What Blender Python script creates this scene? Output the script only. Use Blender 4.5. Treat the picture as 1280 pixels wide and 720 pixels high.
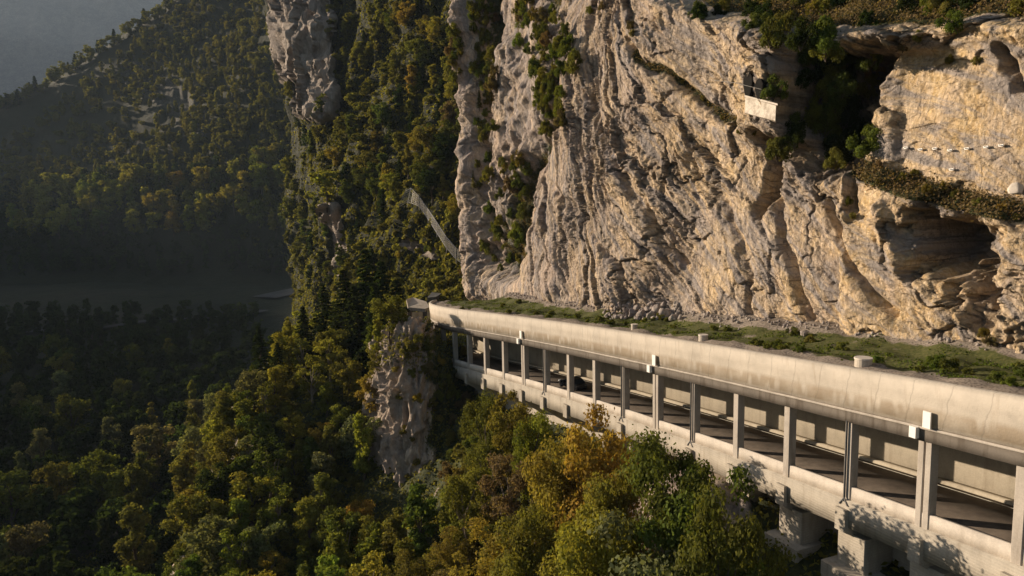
import bpy, math, random
import numpy as np
from mathutils import Vector
from mathutils.bvhtree import BVHTree

for o in list(bpy.data.objects):
    bpy.data.objects.remove(o, do_unlink=True)
SC = bpy.context.scene
COL = SC.collection

# ------------------------------------------------------------------ camera
FPX = 889.0
PITCH, ROLL = math.radians(7.113), math.radians(-1.244)
cF = np.array([0, math.cos(PITCH), -math.sin(PITCH)])
_U0 = np.array([0, math.sin(PITCH), math.cos(PITCH)]); _R0 = np.array([1., 0, 0])
cR = _R0 * math.cos(ROLL) + _U0 * math.sin(ROLL)
cU = -_R0 * math.sin(ROLL) + _U0 * math.cos(ROLL)
cam = bpy.data.cameras.new('camera'); camo = bpy.data.objects.new('camera', cam); COL.objects.link(camo)
from mathutils import Matrix
camo.matrix_world = Matrix(((cR[0], cU[0], -cF[0], 0), (cR[1], cU[1], -cF[1], 0), (cR[2], cU[2], -cF[2], 0), (0, 0, 0, 1)))
cam.sensor_width = 36.0; cam.lens = FPX / 1280 * 36; cam.clip_start = 0.5; cam.clip_end = 20000
SC.camera = camo

# ------------------------------------------------------------------ light
SUN_AZ = np.array([-0.908, 0.42]); SUN_AZ /= np.linalg.norm(SUN_AZ)
SUN_EL = math.radians(14.0)
w = bpy.data.worlds.new('World'); SC.world = w; w.use_nodes = True
nt = w.node_tree; nt.nodes.clear()
sky = nt.nodes.new('ShaderNodeTexSky'); sky.sky_type = 'NISHITA'; sky.sun_disc = False
sky.sun_elevation = SUN_EL; sky.sun_rotation = math.atan2(SUN_AZ[0], SUN_AZ[1])
sky.air_density = 1.0; sky.dust_density = 2.0
bg = nt.nodes.new('ShaderNodeBackground'); bg.inputs[1].default_value = 0.05
wo = nt.nodes.new('ShaderNodeOutputWorld')
nt.links.new(sky.outputs[0], bg.inputs[0]); nt.links.new(bg.outputs[0], wo.inputs[0])
sl = bpy.data.lights.new('sun', 'SUN'); sl.energy = 5.0; sl.angle = math.radians(0.5); sl.color = (1.0, 0.82, 0.62)
so = bpy.data.objects.new('sun', sl); COL.objects.link(so)
sdir = Vector((SUN_AZ[0] * math.cos(SUN_EL), SUN_AZ[1] * math.cos(SUN_EL), math.sin(SUN_EL)))
so.rotation_euler = sdir.to_track_quat('Z', 'Y').to_euler()
SC.view_settings.view_transform = 'Standard'; SC.view_settings.look = 'None'
SC.view_settings.gamma = 1.0; SC.view_settings.exposure = 1.0; SC.view_settings.use_curve_mapping = False
try:
    SC.cycles.volume_bounces = 0; SC.cycles.max_bounces = 6; SC.cycles.diffuse_bounces = 3
    SC.cycles.transparent_max_bounces = 4; SC.cycles.use_denoising = True
except Exception: pass
HAZE_DENSITY = 0.000058

# ------------------------------------------------------------------ helpers
def ray(u, v): return cF + cR * (u - 640) / FPX - cU * (v - 360) / FPX
def P(u, v, d):                          # a point seen at (u, v), d metres ahead
    return ray(u, v) * d
def proj(p):
    d = p @ cF; d = np.where(d < 1, 1, d)
    return 640 + FPX * (p @ cR) / d, 360 - FPX * (p @ cU) / d
def smooth(a, b, x):
    t = np.clip((x - a) / (b - a), 0, 1); return t * t * (3 - 2 * t)

_rs = np.random.RandomState(5)
_perm = np.tile(_rs.permutation(1024), 3)
_g = _rs.normal(size=(1024, 3)); _g /= np.linalg.norm(_g, axis=1)[:, None]
def pn(x, y, z=0.0, seed=0):
    x = np.asarray(x, float) + seed * 17.13; y = np.asarray(y, float) + seed * 5.7; z = np.asarray(z, float) + 0 * x + seed * 3.1
    y = y + 0 * x
    xi = np.floor(x).astype(int); yi = np.floor(y).astype(int); zi = np.floor(z).astype(int)
    xf = x - xi; yf = y - yi; zf = z - zi
    u = xf ** 3 * (xf * (xf * 6 - 15) + 10); v = yf ** 3 * (yf * (yf * 6 - 15) + 10); q = zf ** 3 * (zf * (zf * 6 - 15) + 10)
    xi &= 1023; yi &= 1023; zi &= 1023
    out = 0
    for dx in (0, 1):
        for dy in (0, 1):
            for dz in (0, 1):
                h = _perm[_perm[_perm[xi + dx & 1023] + (yi + dy & 1023)] + (zi + dz & 1023) & 1023]
                g = _g[h]
                d = g[..., 0] * (xf - dx) + g[..., 1] * (yf - dy) + g[..., 2] * (zf - dz)
                out = out + d * (u if dx else 1 - u) * (v if dy else 1 - v) * (q if dz else 1 - q)
    return out * 1.6
def fbm(x, y, z=0.0, o=4, seed=0, gain=0.5):
    a = 1.0; s = 0
    for i in range(o):
        s = s + a * pn(x * 2 ** i, y * 2 ** i, np.asarray(z) * 2 ** i, seed + i); a *= gain
    return s
def facets(x, y, seed=0, tilt=.9):
    """broken-rock relief: each cell a tilted plate; also returns distance to the crack between plates"""
    x = np.asarray(x, float); y = np.asarray(y, float) + 0 * x; xi = np.floor(x).astype(int); yi = np.floor(y).astype(int)
    b1 = np.full(x.shape, 9.0); b2 = np.full(x.shape, 9.0); h = np.zeros(x.shape)
    for dx in (-1, 0, 1):
        for dy in (-1, 0, 1):
            k = _perm[_perm[(xi + dx + seed * 37) & 1023] + (yi + dy + seed * 11) & 1023]
            jx = (k * 7919 % 1009) / 1009.0; jy = (k * 104729 % 997) / 997.0
            ex = x - (xi + dx + jx); ey = y - (yi + dy + jy); d = np.hypot(ex, ey)
            v = (k * 611 % 787) / 787.0 - .5 + tilt * (((k * 389 % 641) / 641.0 - .5) * ex + ((k * 757 % 523) / 523.0 - .5) * ey)
            m = d < b1; b2 = np.where(m, b1, np.minimum(b2, d)); h = np.where(m, v, h); b1 = np.where(m, d, b1)
    return h, b2 - b1
def ridge(x, y, z=0.0, seed=0): return 1 - 2.2 * np.abs(pn(x, y, z, seed))

def mk(name, V, F, mat=None, parent=None, smooth_=False, attrs=None):
    me = bpy.data.meshes.new(name)
    V = np.asarray(V, np.float32); F = np.asarray(F, np.int32); k = F.shape[1]
    me.vertices.add(len(V)); me.vertices.foreach_set('co', V.ravel())
    me.loops.add(F.size); me.loops.foreach_set('vertex_index', F.ravel())
    me.polygons.add(len(F)); me.polygons.foreach_set('loop_start', np.arange(0, F.size, k, dtype=np.int32))
    me.polygons.foreach_set('loop_total', np.full(len(F), k, np.int32))
    if smooth_: me.polygons.foreach_set('use_smooth', np.ones(len(F), bool))
    for an, av in (attrs or {}).items():
        at = me.attributes.new(an, 'FLOAT', 'POINT'); at.data.foreach_set('value', np.asarray(av, np.float32).ravel())
    me.update(calc_edges=True)
    if mat: me.materials.append(mat)
    o = bpy.data.objects.new(name, me); COL.objects.link(o)
    if parent: o.parent = parent
    return o
def gridF(nr, nc, flip=False):
    i = np.arange(nr - 1)[:, None] * nc + np.arange(nc - 1)[None, :]
    f = np.stack([i, i + 1, i + nc + 1, i + nc], -1).reshape(-1, 4)
    return f[:, ::-1] if flip else f
def tag(o, label=None, cat=None, group=None, kind=None):
    if label: o['label'] = label
    if cat: o['category'] = cat
    if group: o['group'] = group
    if kind: o['kind'] = kind
    return o
def empty(name, loc=(0, 0, 0), rz=0):
    o = bpy.data.objects.new(name, None); COL.objects.link(o); o.location = loc; o.rotation_euler = (0, 0, rz); o.empty_display_size = .3
    return o
class MB:                                  # collects boxes, tubes and prisms into one mesh
    def __init__(s): s.V = []; s.F = []; s.n = 0
    def add(s, V, F):
        s.V.append(np.asarray(V, float)); s.F += [tuple(int(i) + s.n for i in f) for f in F]; s.n += len(V)
    def box(s, c, ax, ay, az, hx, hy, hz, bev=0.0, taper=1.0):
        c, ax, ay, az = (np.asarray(q, float) for q in (c, ax, ay, az))
        V = []
        b = min(bev, hx * .4, hy * .4)
        for z_, k in ((-hz, 1.0), (hz, taper)):
            X, Y = hx * k, hy * k
            ring = [(-X + b, -Y), (X - b, -Y), (X, -Y + b), (X, Y - b), (X - b, Y), (-X + b, Y), (-X, Y - b), (-X, -Y + b)] if b > 0 else [(-X, -Y), (X, -Y), (X, Y), (-X, Y)]
            for x, y in ring: V.append(c + ax * x + ay * y + az * z_)
        n = len(V) // 2
        F = [tuple(range(n - 1, -1, -1)), tuple(range(n, 2 * n))] + [(i, (i + 1) % n, n + (i + 1) % n, n + i) for i in range(n)]
        s.add(V, F)
    def tube(s, pts, rad, k=6, cap=True):
        pts = [np.asarray(p, float) for p in pts]
        rad = rad if hasattr(rad, '__len__') else [rad] * len(pts)
        V = []
        for i, p in enumerate(pts):
            t = pts[min(i + 1, len(pts) - 1)] - pts[max(i - 1, 0)]; t = t / (np.linalg.norm(t) + 1e-9)
            a = np.cross(t, [0, 0, 1.0]);
            if np.linalg.norm(a) < .2: a = np.cross(t, [1.0, 0, 0])
            a /= np.linalg.norm(a); b = np.cross(t, a)
            for j in range(k):
                q = 2 * math.pi * j / k; V.append(p + rad[i] * (a * math.cos(q) + b * math.sin(q)))
        F = []
        for i in range(len(pts) - 1):
            for j in range(k):
                F.append((i * k + j, i * k + (j + 1) % k, (i + 1) * k + (j + 1) % k, (i + 1) * k + j))
        if cap: F += [tuple(range(k - 1, -1, -1)), tuple(range((len(pts) - 1) * k, len(pts) * k))]
        s.add(V, F)
    def build(s, name, mat, parent=None, smooth_=False, local=None):
        V = np.concatenate(s.V)
        if local is not None: V = V - np.asarray(local)
        me = bpy.data.meshes.new(name); me.from_pydata([tuple(v) for v in V], [], s.F)
        me.update()
        if smooth_:
            for p_ in me.polygons: p_.use_smooth = True
        if mat: me.materials.append(mat)
        o = bpy.data.objects.new(name, me); COL.objects.link(o)
        if parent: o.parent = parent
        return o

# ------------------------------------------------------------------ materials
def newmat(name):
    m = bpy.data.materials.new(name); m.use_nodes = True; n = m.node_tree.nodes; n.clear()
    return m, n, m.node_tree.links
class NB:
    def __init__(s, name):
        s.m, s.n, s.l = newmat(name)
        s.out = s.n.new('ShaderNodeOutputMaterial'); s.b = s.n.new('ShaderNodeBsdfPrincipled')
        s.l.new(s.b.outputs[0], s.out.inputs[0]); s.b.inputs['Roughness'].default_value = .9
        s.b.inputs['Specular IOR Level'].default_value = .2
        s.tc = s.n.new('ShaderNodeNewGeometry').outputs['Position']
    def co(s, scale=(1, 1, 1), rot=(0, 0, 0), obj=False):
        m = s.n.new('ShaderNodeMapping'); m.inputs['Scale'].default_value = scale; m.inputs['Rotation'].default_value = rot
        s.l.new(s.n.new('ShaderNodeTexCoord').outputs['Object'] if obj else s.tc, m.inputs[0]); return m.outputs[0]
    def noise(s, co, scale, detail=6, rough=.6, dist=0):
        t = s.n.new('ShaderNodeTexNoise'); t.inputs['Scale'].default_value = scale; t.inputs['Detail'].default_value = detail
        t.inputs['Roughness'].default_value = rough; t.inputs['Distortion'].default_value = dist; s.l.new(co, t.inputs[0]); return t.outputs[0]
    def vor(s, co, scale, feat='F1'):
        t = s.n.new('ShaderNodeTexVoronoi'); t.feature = feat; t.inputs['Scale'].default_value = scale; s.l.new(co, t.inputs[0]); return t.outputs[0]
    def ramp(s, f, stops):
        r = s.n.new('ShaderNodeValToRGB'); e = r.color_ramp.elements
        while len(e) > 1: e.remove(e[0])
        e[0].position = stops[0][0]; c = stops[0][1]; e[0].color = (*c, 1) if hasattr(c, '__len__') else (c, c, c, 1)
        for p_, c in stops[1:]:
            q = e.new(p_); q.color = (*c, 1) if hasattr(c, '__len__') else (c, c, c, 1)
        s.l.new(f, r.inputs[0]); return r.outputs[0]
    def mix(s, f, a, b, mode='MIX'):
        m = s.n.new('ShaderNodeMix'); m.data_type = 'RGBA'; m.blend_type = mode
        for sock, val in ((m.inputs[0], f), (m.inputs[6], a), (m.inputs[7], b)):
            if isinstance(val, bpy.types.NodeSocket): s.l.new(val, sock)
            elif hasattr(val, '__len__'): sock.default_value = (*val, 1)
            else: sock.default_value = val
        return m.outputs[2]
    def math(s, op, a, b=0.0, c=None):
        m = s.n.new('ShaderNodeMath'); m.operation = op
        for sock, val in zip(m.inputs, (a, b) if c is None else (a, b, c)):
            if isinstance(val, bpy.types.NodeSocket): s.l.new(val, sock)
            else: sock.default_value = val
        return m.outputs[0]
    def attr(s, name):
        a = s.n.new('ShaderNodeAttribute'); a.attribute_name = name; return a.outputs['Fac']
    def bump(s, h, dist, strength=1.0, prev=None):
        b = s.n.new('ShaderNodeBump'); b.inputs['Distance'].default_value = dist; b.inputs['Strength'].default_value = strength
        s.l.new(h, b.inputs['Height'])
        if prev: s.l.new(prev, b.inputs['Normal'])
        return b.outputs[0]
    def done(s, col=None, nrm=None):
        if col is not None:
            if isinstance(col, bpy.types.NodeSocket): s.l.new(col, s.b.inputs['Base Color'])
            else: s.b.inputs['Base Color'].default_value = (*col, 1)
        if nrm: s.l.new(nrm, s.b.inputs['Normal'])
        return s.m

def rock_mat(name, c1, c2, c3, ochre, scale=1.0, veg=(0.05, 0.06, 0.02), strata=False):
    """limestone: grey/cream variation, ochre stain by attribute, dark water streaks, scrub by attribute"""
    b = NB(name)
    big = b.noise(b.co((.05 * scale,) * 3), 1.6, 5, .6)
    mid = b.noise(b.co((.4 * scale, .4 * scale, .16 * scale)), 1.0, 8, .65, .6)
    stk = b.noise(b.co((.9 * scale, .9 * scale, .06 * scale)), 1.0, 6, .65, .3)
    fine = b.noise(b.co((3 * scale, 3 * scale, 1.4 * scale)), 1.0, 8, .7)
    col = b.ramp(mid, [(.30, c1), (.48, c2), (.66, c3)])
    col = b.mix(b.ramp(big, [(.42, 0.0), (.6, .45)]), col, (c1[0] * 1.0, c1[1] * .96, c1[2] * 1.05))
    och = b.math('MULTIPLY', b.attr('ochre'), b.ramp(b.noise(b.co((.25 * scale, .25 * scale, .1 * scale)), 1.3, 6, .6, .8), [(.34, .25), (.56, 1.0)]))
    col = b.mix(och, col, ochre if not strata else b.mix(b.ramp(fine, [(.35, 0.0), (.65, 1.0)]), ochre, (.66, .52, .34)))
    if strata:
        gp_ = b.ramp(b.noise(b.co((.075,) * 3), 1.3, 7, .68, 1.2), [(.47, 0.0), (.56, .6)]); gp_ = b.math('MULTIPLY', gp_, b.math('SUBTRACT', 1.0, b.math('MULTIPLY', b.attr('ochre'), .7))); col = b.mix(gp_, col, (.36, .325, .33))
    stn = b.ramp(stk, [(.56, 0.0), (.72, .6)])
    col = b.mix(stn, col, (c1[0] * .42, c1[1] * .42, c1[2] * .45))
    col = b.mix(b.ramp(b.noise(b.co((1.1 * scale, 1.1 * scale, .10 * scale), ), 1.7, 4, .5), [(.60, 0.0), (.72, .35)]), col, (.55, .52, .47))
    col = b.mix(.55, col, b.mix(1.0, col, b.ramp(fine, [(.3, .5), (.7, 1.35)]), 'MULTIPLY'))
    if strata:
        cb = b.n.new('ShaderNodeCombineXYZ'); b.l.new(b.attr('sa'), cb.inputs[0]); b.l.new(b.math('MULTIPLY', b.attr('sb'), .13), cb.inputs[1])
        sn = b.noise(cb.outputs[0], 2.2, 8, .7, .5); sn2 = b.noise(cb.outputs[0], .7, 7, .65, .8)
        col = b.mix(.75, col, b.mix(1.0, col, b.ramp(sn, [(.32, .60), (.5, 1.0), (.68, 1.22)]), 'MULTIPLY'))
        col = b.mix(b.ramp(sn2, [(.47, 0.0), (.58, .8)]), col, (.285, .262, .262))
        cb2 = b.n.new('ShaderNodeCombineXYZ'); wob = b.math('MULTIPLY', b.noise(b.co((.7,) * 3), 1, 6, .7), 1.6)
        b.l.new(b.math('ADD', b.attr('sa'), wob), cb2.inputs[0]); b.l.new(b.math('MULTIPLY', b.math('ADD', b.attr('sb'), wob), .28), cb2.inputs[1])
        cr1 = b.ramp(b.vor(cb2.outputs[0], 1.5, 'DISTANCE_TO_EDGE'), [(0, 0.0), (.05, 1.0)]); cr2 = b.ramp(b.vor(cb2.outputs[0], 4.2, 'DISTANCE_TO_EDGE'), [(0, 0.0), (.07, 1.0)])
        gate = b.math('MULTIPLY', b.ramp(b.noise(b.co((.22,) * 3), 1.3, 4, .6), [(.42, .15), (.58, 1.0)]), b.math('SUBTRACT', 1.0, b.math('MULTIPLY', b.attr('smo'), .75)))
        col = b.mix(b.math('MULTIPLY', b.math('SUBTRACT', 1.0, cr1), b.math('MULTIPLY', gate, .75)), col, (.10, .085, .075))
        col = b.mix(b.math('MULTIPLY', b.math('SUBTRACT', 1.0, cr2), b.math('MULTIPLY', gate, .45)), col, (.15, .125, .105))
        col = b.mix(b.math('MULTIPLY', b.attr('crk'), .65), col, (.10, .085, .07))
        pnk = b.math('MULTIPLY', b.ramp(b.noise(b.co((.12,) * 3), 1.2, 5, .65), [(.50, 0.0), (.64, .45)]), b.math('SUBTRACT', 1.0, b.attr('ochre'))); col = b.mix(pnk, col, (.52, .40, .35))
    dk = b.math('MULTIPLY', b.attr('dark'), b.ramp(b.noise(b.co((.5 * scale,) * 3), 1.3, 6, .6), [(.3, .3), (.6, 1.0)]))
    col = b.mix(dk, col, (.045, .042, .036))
    vg = b.math('MULTIPLY', b.attr('veg'), 1.0)
    vg = b.ramp(b.math('ADD', vg, b.math('MULTIPLY', b.noise(b.co((.8,) * 3), 1, 6, .7), .8)), [(.75, 0.0), (.92, 1.0)])
    vcol = b.ramp(b.noise(b.co((1.5,) * 3), 1, 5, .6), [(.35, (veg[0] * .6, veg[1] * .6, veg[2])), (.55, veg), (.7, (veg[0] * 1.9, veg[1] * 1.25, veg[2] * 1.7))])
    col = b.mix(vg, col, vcol)
    ck = b.ramp(b.vor(b.co((.55 * scale, .55 * scale, .25 * scale)), 1.0, 'DISTANCE_TO_EDGE'), [(.0, 0.0), (.06, 1.0)])
    n = b.bump(mid, (.5 if strata else 1.2) / scale, .55)
    if strata: n = b.bump(sn, .14, .8, n); n = b.bump(cr1, .12, .7, n); n = b.bump(cr2, .05, .6, n)
    n = b.bump(fine, .30 / scale, .8, n)
    n = b.bump(ck, .10 / scale, .35, n)
    n = b.bump(b.noise(b.co((14 * scale,) * 3), 1, 5, .7), .05 / scale, .7, n)
    return b.done(col, n)
M = {}
M['rock'] = rock_mat('limestone', (.27, .225, .195), (.40, .325, .255), (.52, .43, .33), (.46, .31, .135))
M['rock_face'] = rock_mat('cliff_limestone', (.37, .305, .26), (.61, .48, .36), (.76, .61, .44), (.68, .45, .19), strata=True)
M['rock_far'] = rock_mat('far_limestone', (.19, .165, .15), (.30, .255, .22), (.42, .36, .31), (.36, .26, .14), .35, (.028, .032, .012))
M['boulder'] = rock_mat('boulder_stone', (.26, .22, .20), (.36, .31, .27), (.46, .41, .36), (.4, .3, .2), 2.0)

def concrete(name, base, stain=.5, boards=False, scale=1.0):
    b = NB(name)
    co = b.co((.35, .35, .35)); n1 = b.noise(co, 1.6, 6, .65)
    st = b.noise(b.co((1.3, 1.3, .16)), 1.2, 6, .6, .2)
    fn = b.noise(b.co((9, 9, 9)), 1, 5, .7)
    c = np.array(base)
    col = b.ramp(n1, [(.3, tuple(c * .80)), (.5, tuple(c)), (.7, tuple(np.minimum(c * 1.12, 1)))])
    col = b.mix(b.math('MULTIPLY', b.ramp(st, [(.50, 0.0), (.70, 1.0)]), stain), col, tuple(c * np.array((.48, .43, .38))))
    col = b.mix(.4, col, b.mix(1.0, col, b.ramp(fn, [(.3, .7), (.7, 1.2)]), 'MULTIPLY'))
    n = b.bump(fn, .02, .5)
    if boards:
        wv = b.n.new('ShaderNodeTexWave'); wv.wave_type = 'BANDS'; wv.bands_direction = 'Z'
        wv.inputs['Scale'].default_value = 1.6; wv.inputs['Distortion'].default_value = .8; wv.inputs['Detail'].default_value = 2
        b.l.new(b.co((.12, .12, 1)), wv.inputs[0])
        n = b.bump(wv.outputs['Fac'], .025, .35, n)
        col = b.mix(.16, col, b.mix(1.0, col, b.ramp(wv.outputs['Fac'], [(.1, .55), (.35, 1.0)]), 'MULTIPLY'))
    return b.done(col, n)
M['conc'] = concrete('weathered_concrete', (.46, .41, .345), .55)
M['conc_col'] = concrete('column_concrete', (.42, .375, .325), .45)
M['conc_board'] = concrete('board_marked_concrete', (.42, .375, .31), .5, True)
M['conc_beam'] = concrete('dark_beam_concrete', (.15, .13, .11), .9)  # darker base tone than the other concrete, heaviest streak stain
M['conc_wall'] = concrete('inner_wall_concrete', (.42, .37, .29), .35)
M['conc_light'] = concrete('pale_parapet_concrete', (.56, .50, .43), .25)

def rim_mat():
    """splayed rim wall: cast panels with joints and a belt of lime blooms near its foot"""
    b = NB('rim_wall_concrete')
    c = np.array((.50, .445, .375))
    n1 = b.noise(b.co((.3,) * 3), 1.4, 6, .65); fn = b.noise(b.co((7,) * 3), 1, 6, .7)
    hh = b.attr('hh'); tt = b.attr('tt')
    col = b.ramp(n1, [(.3, tuple(c * .84)), (.5, tuple(c)), (.72, tuple(c * 1.12))])
    # blotchy belt
    cell = b.n.new('ShaderNodeCombineXYZ'); b.l.new(tt, cell.inputs[0]); b.l.new(hh, cell.inputs[1])
    vo = b.n.new('ShaderNodeTexVoronoi'); vo.inputs['Scale'].default_value = 1.5; vo.inputs['Randomness'].default_value = .8
    b.l.new(cell.outputs[0], vo.inputs[0])
    belt = b.math('MULTIPLY', b.ramp(hh, [(.02, 0.0), (.10, 1.0), (.34, .9), (.46, 0.0)]), b.ramp(b.noise(b.co((.5,) * 3), 1, 4), [(.3, .4), (.6, 1.0)]))
    # hh is 0..1 over the wall's height; ramp works on it directly
    col = b.mix(b.math('MULTIPLY', belt, b.ramp(vo.outputs['Distance'], [(.15, .0), (.45, .95)])), col, tuple(c * np.array((.62, .56, .48))))
    # joints each 1.4 m and drips
    fr = b.math('FRACT', b.math('MULTIPLY', b.math('ADD', b.math('ADD', tt, b.math('MULTIPLY', hh, .7)), b.math('MULTIPLY', b.noise(b.co((.8,) * 3), 1, 3), .6)), .42))
    j = b.ramp(fr, [(.0, 1.0), (.045, 0.0)])
    col = b.mix(b.math('MULTIPLY', j, .5), col, tuple(c * .4))
    drip = b.noise(b.co((2.2, 2.2, .2)), 1.1, 6, .6)
    col = b.mix(b.ramp(drip, [(.56, 0.0), (.75, .5)]), col, tuple(c * np.array((.6, .54, .46))))
    col = b.mix(b.math('MULTIPLY', b.ramp(hh, [(.9, 0.0), (1.0, .6)]), b.ramp(fn, [(.3, .3), (.6, 1.0)])), col, tuple(c * .45))
    n = b.bump(fn, .03, .6); n = b.bump(n1, .15, .4, n)
    return b.done(col, n)
M['rim'] = rim_mat()

def simple(name, col, rough=.6, metal=0, var=.25, sc=4.0):
    b = NB(name); c = np.array(col)
    n = b.noise(b.co((sc,) * 3, obj=True), 1, 5, .6)
    b.b.inputs['Roughness'].default_value = rough; b.b.inputs['Metallic'].default_value = metal
    return b.done(b.ramp(n, [(.3, tuple(c * (1 - var))), (.7, tuple(np.minimum(c * (1 + var), 1)))]), b.bump(n, .01, .2))
M['asphalt'] = simple('asphalt', (.105, .085, .068), .9, 0, .3, 1.2)
M['paint'] = simple('road_paint', (.5, .48, .42), .8)
M['pipe'] = simple('dark_pipe', (.10, .10, .10), .5, .3)
M['white'] = simple('white_panel', (.82, .80, .76), .6, 0, .06)
M['steel'] = simple('galvanised_steel', (.42, .40, .37), .5, .5)
M['carpaint'] = simple('black_car_paint', (.012, .013, .016), .18, .2, .1)
M['glass'] = simple('car_glass', (.02, .025, .03), .05, 0, .1)
M['tyre'] = simple('tyre_rubber', (.02, .02, .02), .9)
M['chrome'] = simple('alloy', (.5, .5, .52), .3, .9)
M['lamp'] = simple('headlamp_lens', (.75, .78, .8), .1, 0, .05)
M['valley_road'] = simple('pale_road', (.07, .07, .068), .9, 0, .2, .1)
M['bark'] = simple('bark', (.085, .065, .048), .9, 0, .4, 6)
M['bark_pale'] = simple('pale_bark', (.20, .165, .13), .9, 0, .3, 6)

def leaf_mat(name='leaves'):
    m, n, l = newmat(name)
    out = n.new('ShaderNodeOutputMaterial')
    oi = n.new('ShaderNodeObjectInfo'); at = n.new('ShaderNodeAttribute'); at.attribute_name = 'rnd'
    hs = n.new('ShaderNodeHueSaturation')
    mr = n.new('ShaderNodeMapRange'); mr.inputs[3].default_value = .482; mr.inputs[4].default_value = .518
    mv = n.new('ShaderNodeMapRange'); mv.inputs[3].default_value = .55; mv.inputs[4].default_value = 1.45
    l.new(at.outputs['Fac'], mr.inputs[0]); l.new(mr.outputs[0], hs.inputs['Hue'])
    at2 = n.new('ShaderNodeAttribute'); at2.attribute_name = 'rnd2'
    l.new(at2.outputs['Fac'], mv.inputs[0]); l.new(mv.outputs[0], hs.inputs['Value'])
    l.new(oi.outputs['Color'], hs.inputs['Color'])
    d = n.new('ShaderNodeBsdfDiffuse'); t = n.new('ShaderNodeBsdfTranslucent'); mx = n.new('ShaderNodeMixShader'); mx.inputs[0].default_value = .42
    l.new(hs.outputs[0], d.inputs[0])
    tw = n.new('ShaderNodeMix'); tw.data_type = 'RGBA'; tw.blend_type = 'MULTIPLY'; tw.inputs[0].default_value = 1
    l.new(hs.outputs[0], tw.inputs[6]); tw.inputs[7].default_value = (1.25, 1.2, .55, 1); l.new(tw.outputs[2], t.inputs[0])
    l.new(d.outputs[0], mx.inputs[1]); l.new(t.outputs[0], mx.inputs[2]); l.new(mx.outputs[0], out.inputs[0])
    return m
M['leaf'] = leaf_mat()

def soil_mat(name, cols, scale=1.0):
    b = NB(name)
    n1 = b.noise(b.co((.08 * scale,) * 3), 1, 8, .65); n2 = b.noise(b.co((1.2 * scale,) * 3), 1, 7, .7)
    col = b.ramp(n1, [(.35, cols[0]), (.5, cols[1]), (.62, cols[2])])
    col = b.mix(.6, col, b.mix(1.0, col, b.ramp(n2, [(.3, .45), (.7, 1.5)]), 'MULTIPLY'))
    return b.done(col, b.bump(n2, .5 / scale, .8))
M['forest_floor'] = soil_mat('forest_floor', ((.035, .035, .014), (.055, .045, .02), (.09, .065, .035)))
M['valley'] = soil_mat('valley_meadow', ((.012, .018, .008), (.019, .026, .010), (.028, .029, .015)), .15)

def roof_mat():
    b = NB('roof_gravel_and_turf')
    f = b.attr('wf')
    n1 = b.noise(b.co((.35,) * 3), 1, 6, .6); n2 = b.noise(b.co((4,) * 3), 1, 7, .75)
    gravel = b.mix(1.0, b.ramp(b.noise(b.co((.6,) * 3), 1, 5), [(.3, (.15, .125, .10)), (.7, (.24, .20, .165))]), b.ramp(b.vor(b.co((6,) * 3), 1), [(.1, .5), (.6, 1.35)]), 'MULTIPLY')
    turf = b.ramp(n2, [(.3, (.035, .042, .012)), (.5, (.075, .082, .022)), (.7, (.16, .13, .06))])
    k = b.ramp(b.math('ADD', f, b.math('MULTIPLY', b.math('SUBTRACT', n1, .5), 1.5)), [(.40, 0.0), (.52, 1.0)])
    col = b.mix(k, gravel, turf)
    return b.done(col, b.bump(n2, .12, .8))
M['roof'] = roof_mat()

# ------------------------------------------------------------------ gallery path
DS = 5.628
PIL = np.array([[27.13, 36.28, -20.09], [25.05, 41.51, -20.5], [22.93, 46.72, -20.92], [20.77, 51.92, -21.33], [18.57, 57.1, -21.74],
 [16.31, 62.26, -22.15], [14.01, 67.39, -22.57], [11.64, 72.5, -22.98], [9.22, 77.57, -23.39], [6.73, 82.62, -23.8], [4.17, 87.63, -24.22],
 [1.53, 92.61, -24.63], [-1.17, 97.54, -25.04], [-3.94, 102.45, -25.45], [-6.69, 107.36, -25.87], [-9.32, 112.33, -26.28],
 [-11.65, 117.46, -26.69], [-13.46, 122.78, -27.1], [-14.44, 128.33, -27.52], [-14.1, 133.95, -27.9], [-12.2, 139.2, -28.3], [-8.6, 143.5, -28.7], [-3.9, 146.5, -29.1]])
I0 = -4
ext = [PIL[0] - (PIL[1] - PIL[0]) * k + np.array([0.05 * k * k, 0, 0]) for k in range(-I0, 0, -1)]
PATH = np.vstack([ext, PIL])
def G(t):                                   # t in pillar units; returns position, tangent, inward normal
    t = np.asarray(t, float); q = t - I0
    i = np.clip(np.floor(q).astype(int), 1, len(PATH) - 3); f = (q - i)[..., None]
    p0, p1, p2, p3 = PATH[i - 1], PATH[i], PATH[i + 1], PATH[i + 2]
    p = .5 * ((2 * p1) + (-p0 + p2) * f + (2 * p0 - 5 * p1 + 4 * p2 - p3) * f ** 2 + (-p0 + 3 * p1 - 3 * p2 + p3) * f ** 3)
    d = .5 * ((-p0 + p2) + 2 * (2 * p0 - 5 * p1 + 4 * p2 - p3) * f + 3 * (-p0 + 3 * p1 - 3 * p2 + p3) * f ** 2)
    d[..., 2] *= 1
    T = d / np.linalg.norm(d, axis=-1, keepdims=True)
    N = np.stack([T[..., 1], -T[..., 0], 0 * T[..., 0]], -1); N /= np.linalg.norm(N, axis=-1, keepdims=True)
    return p, T, N
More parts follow.
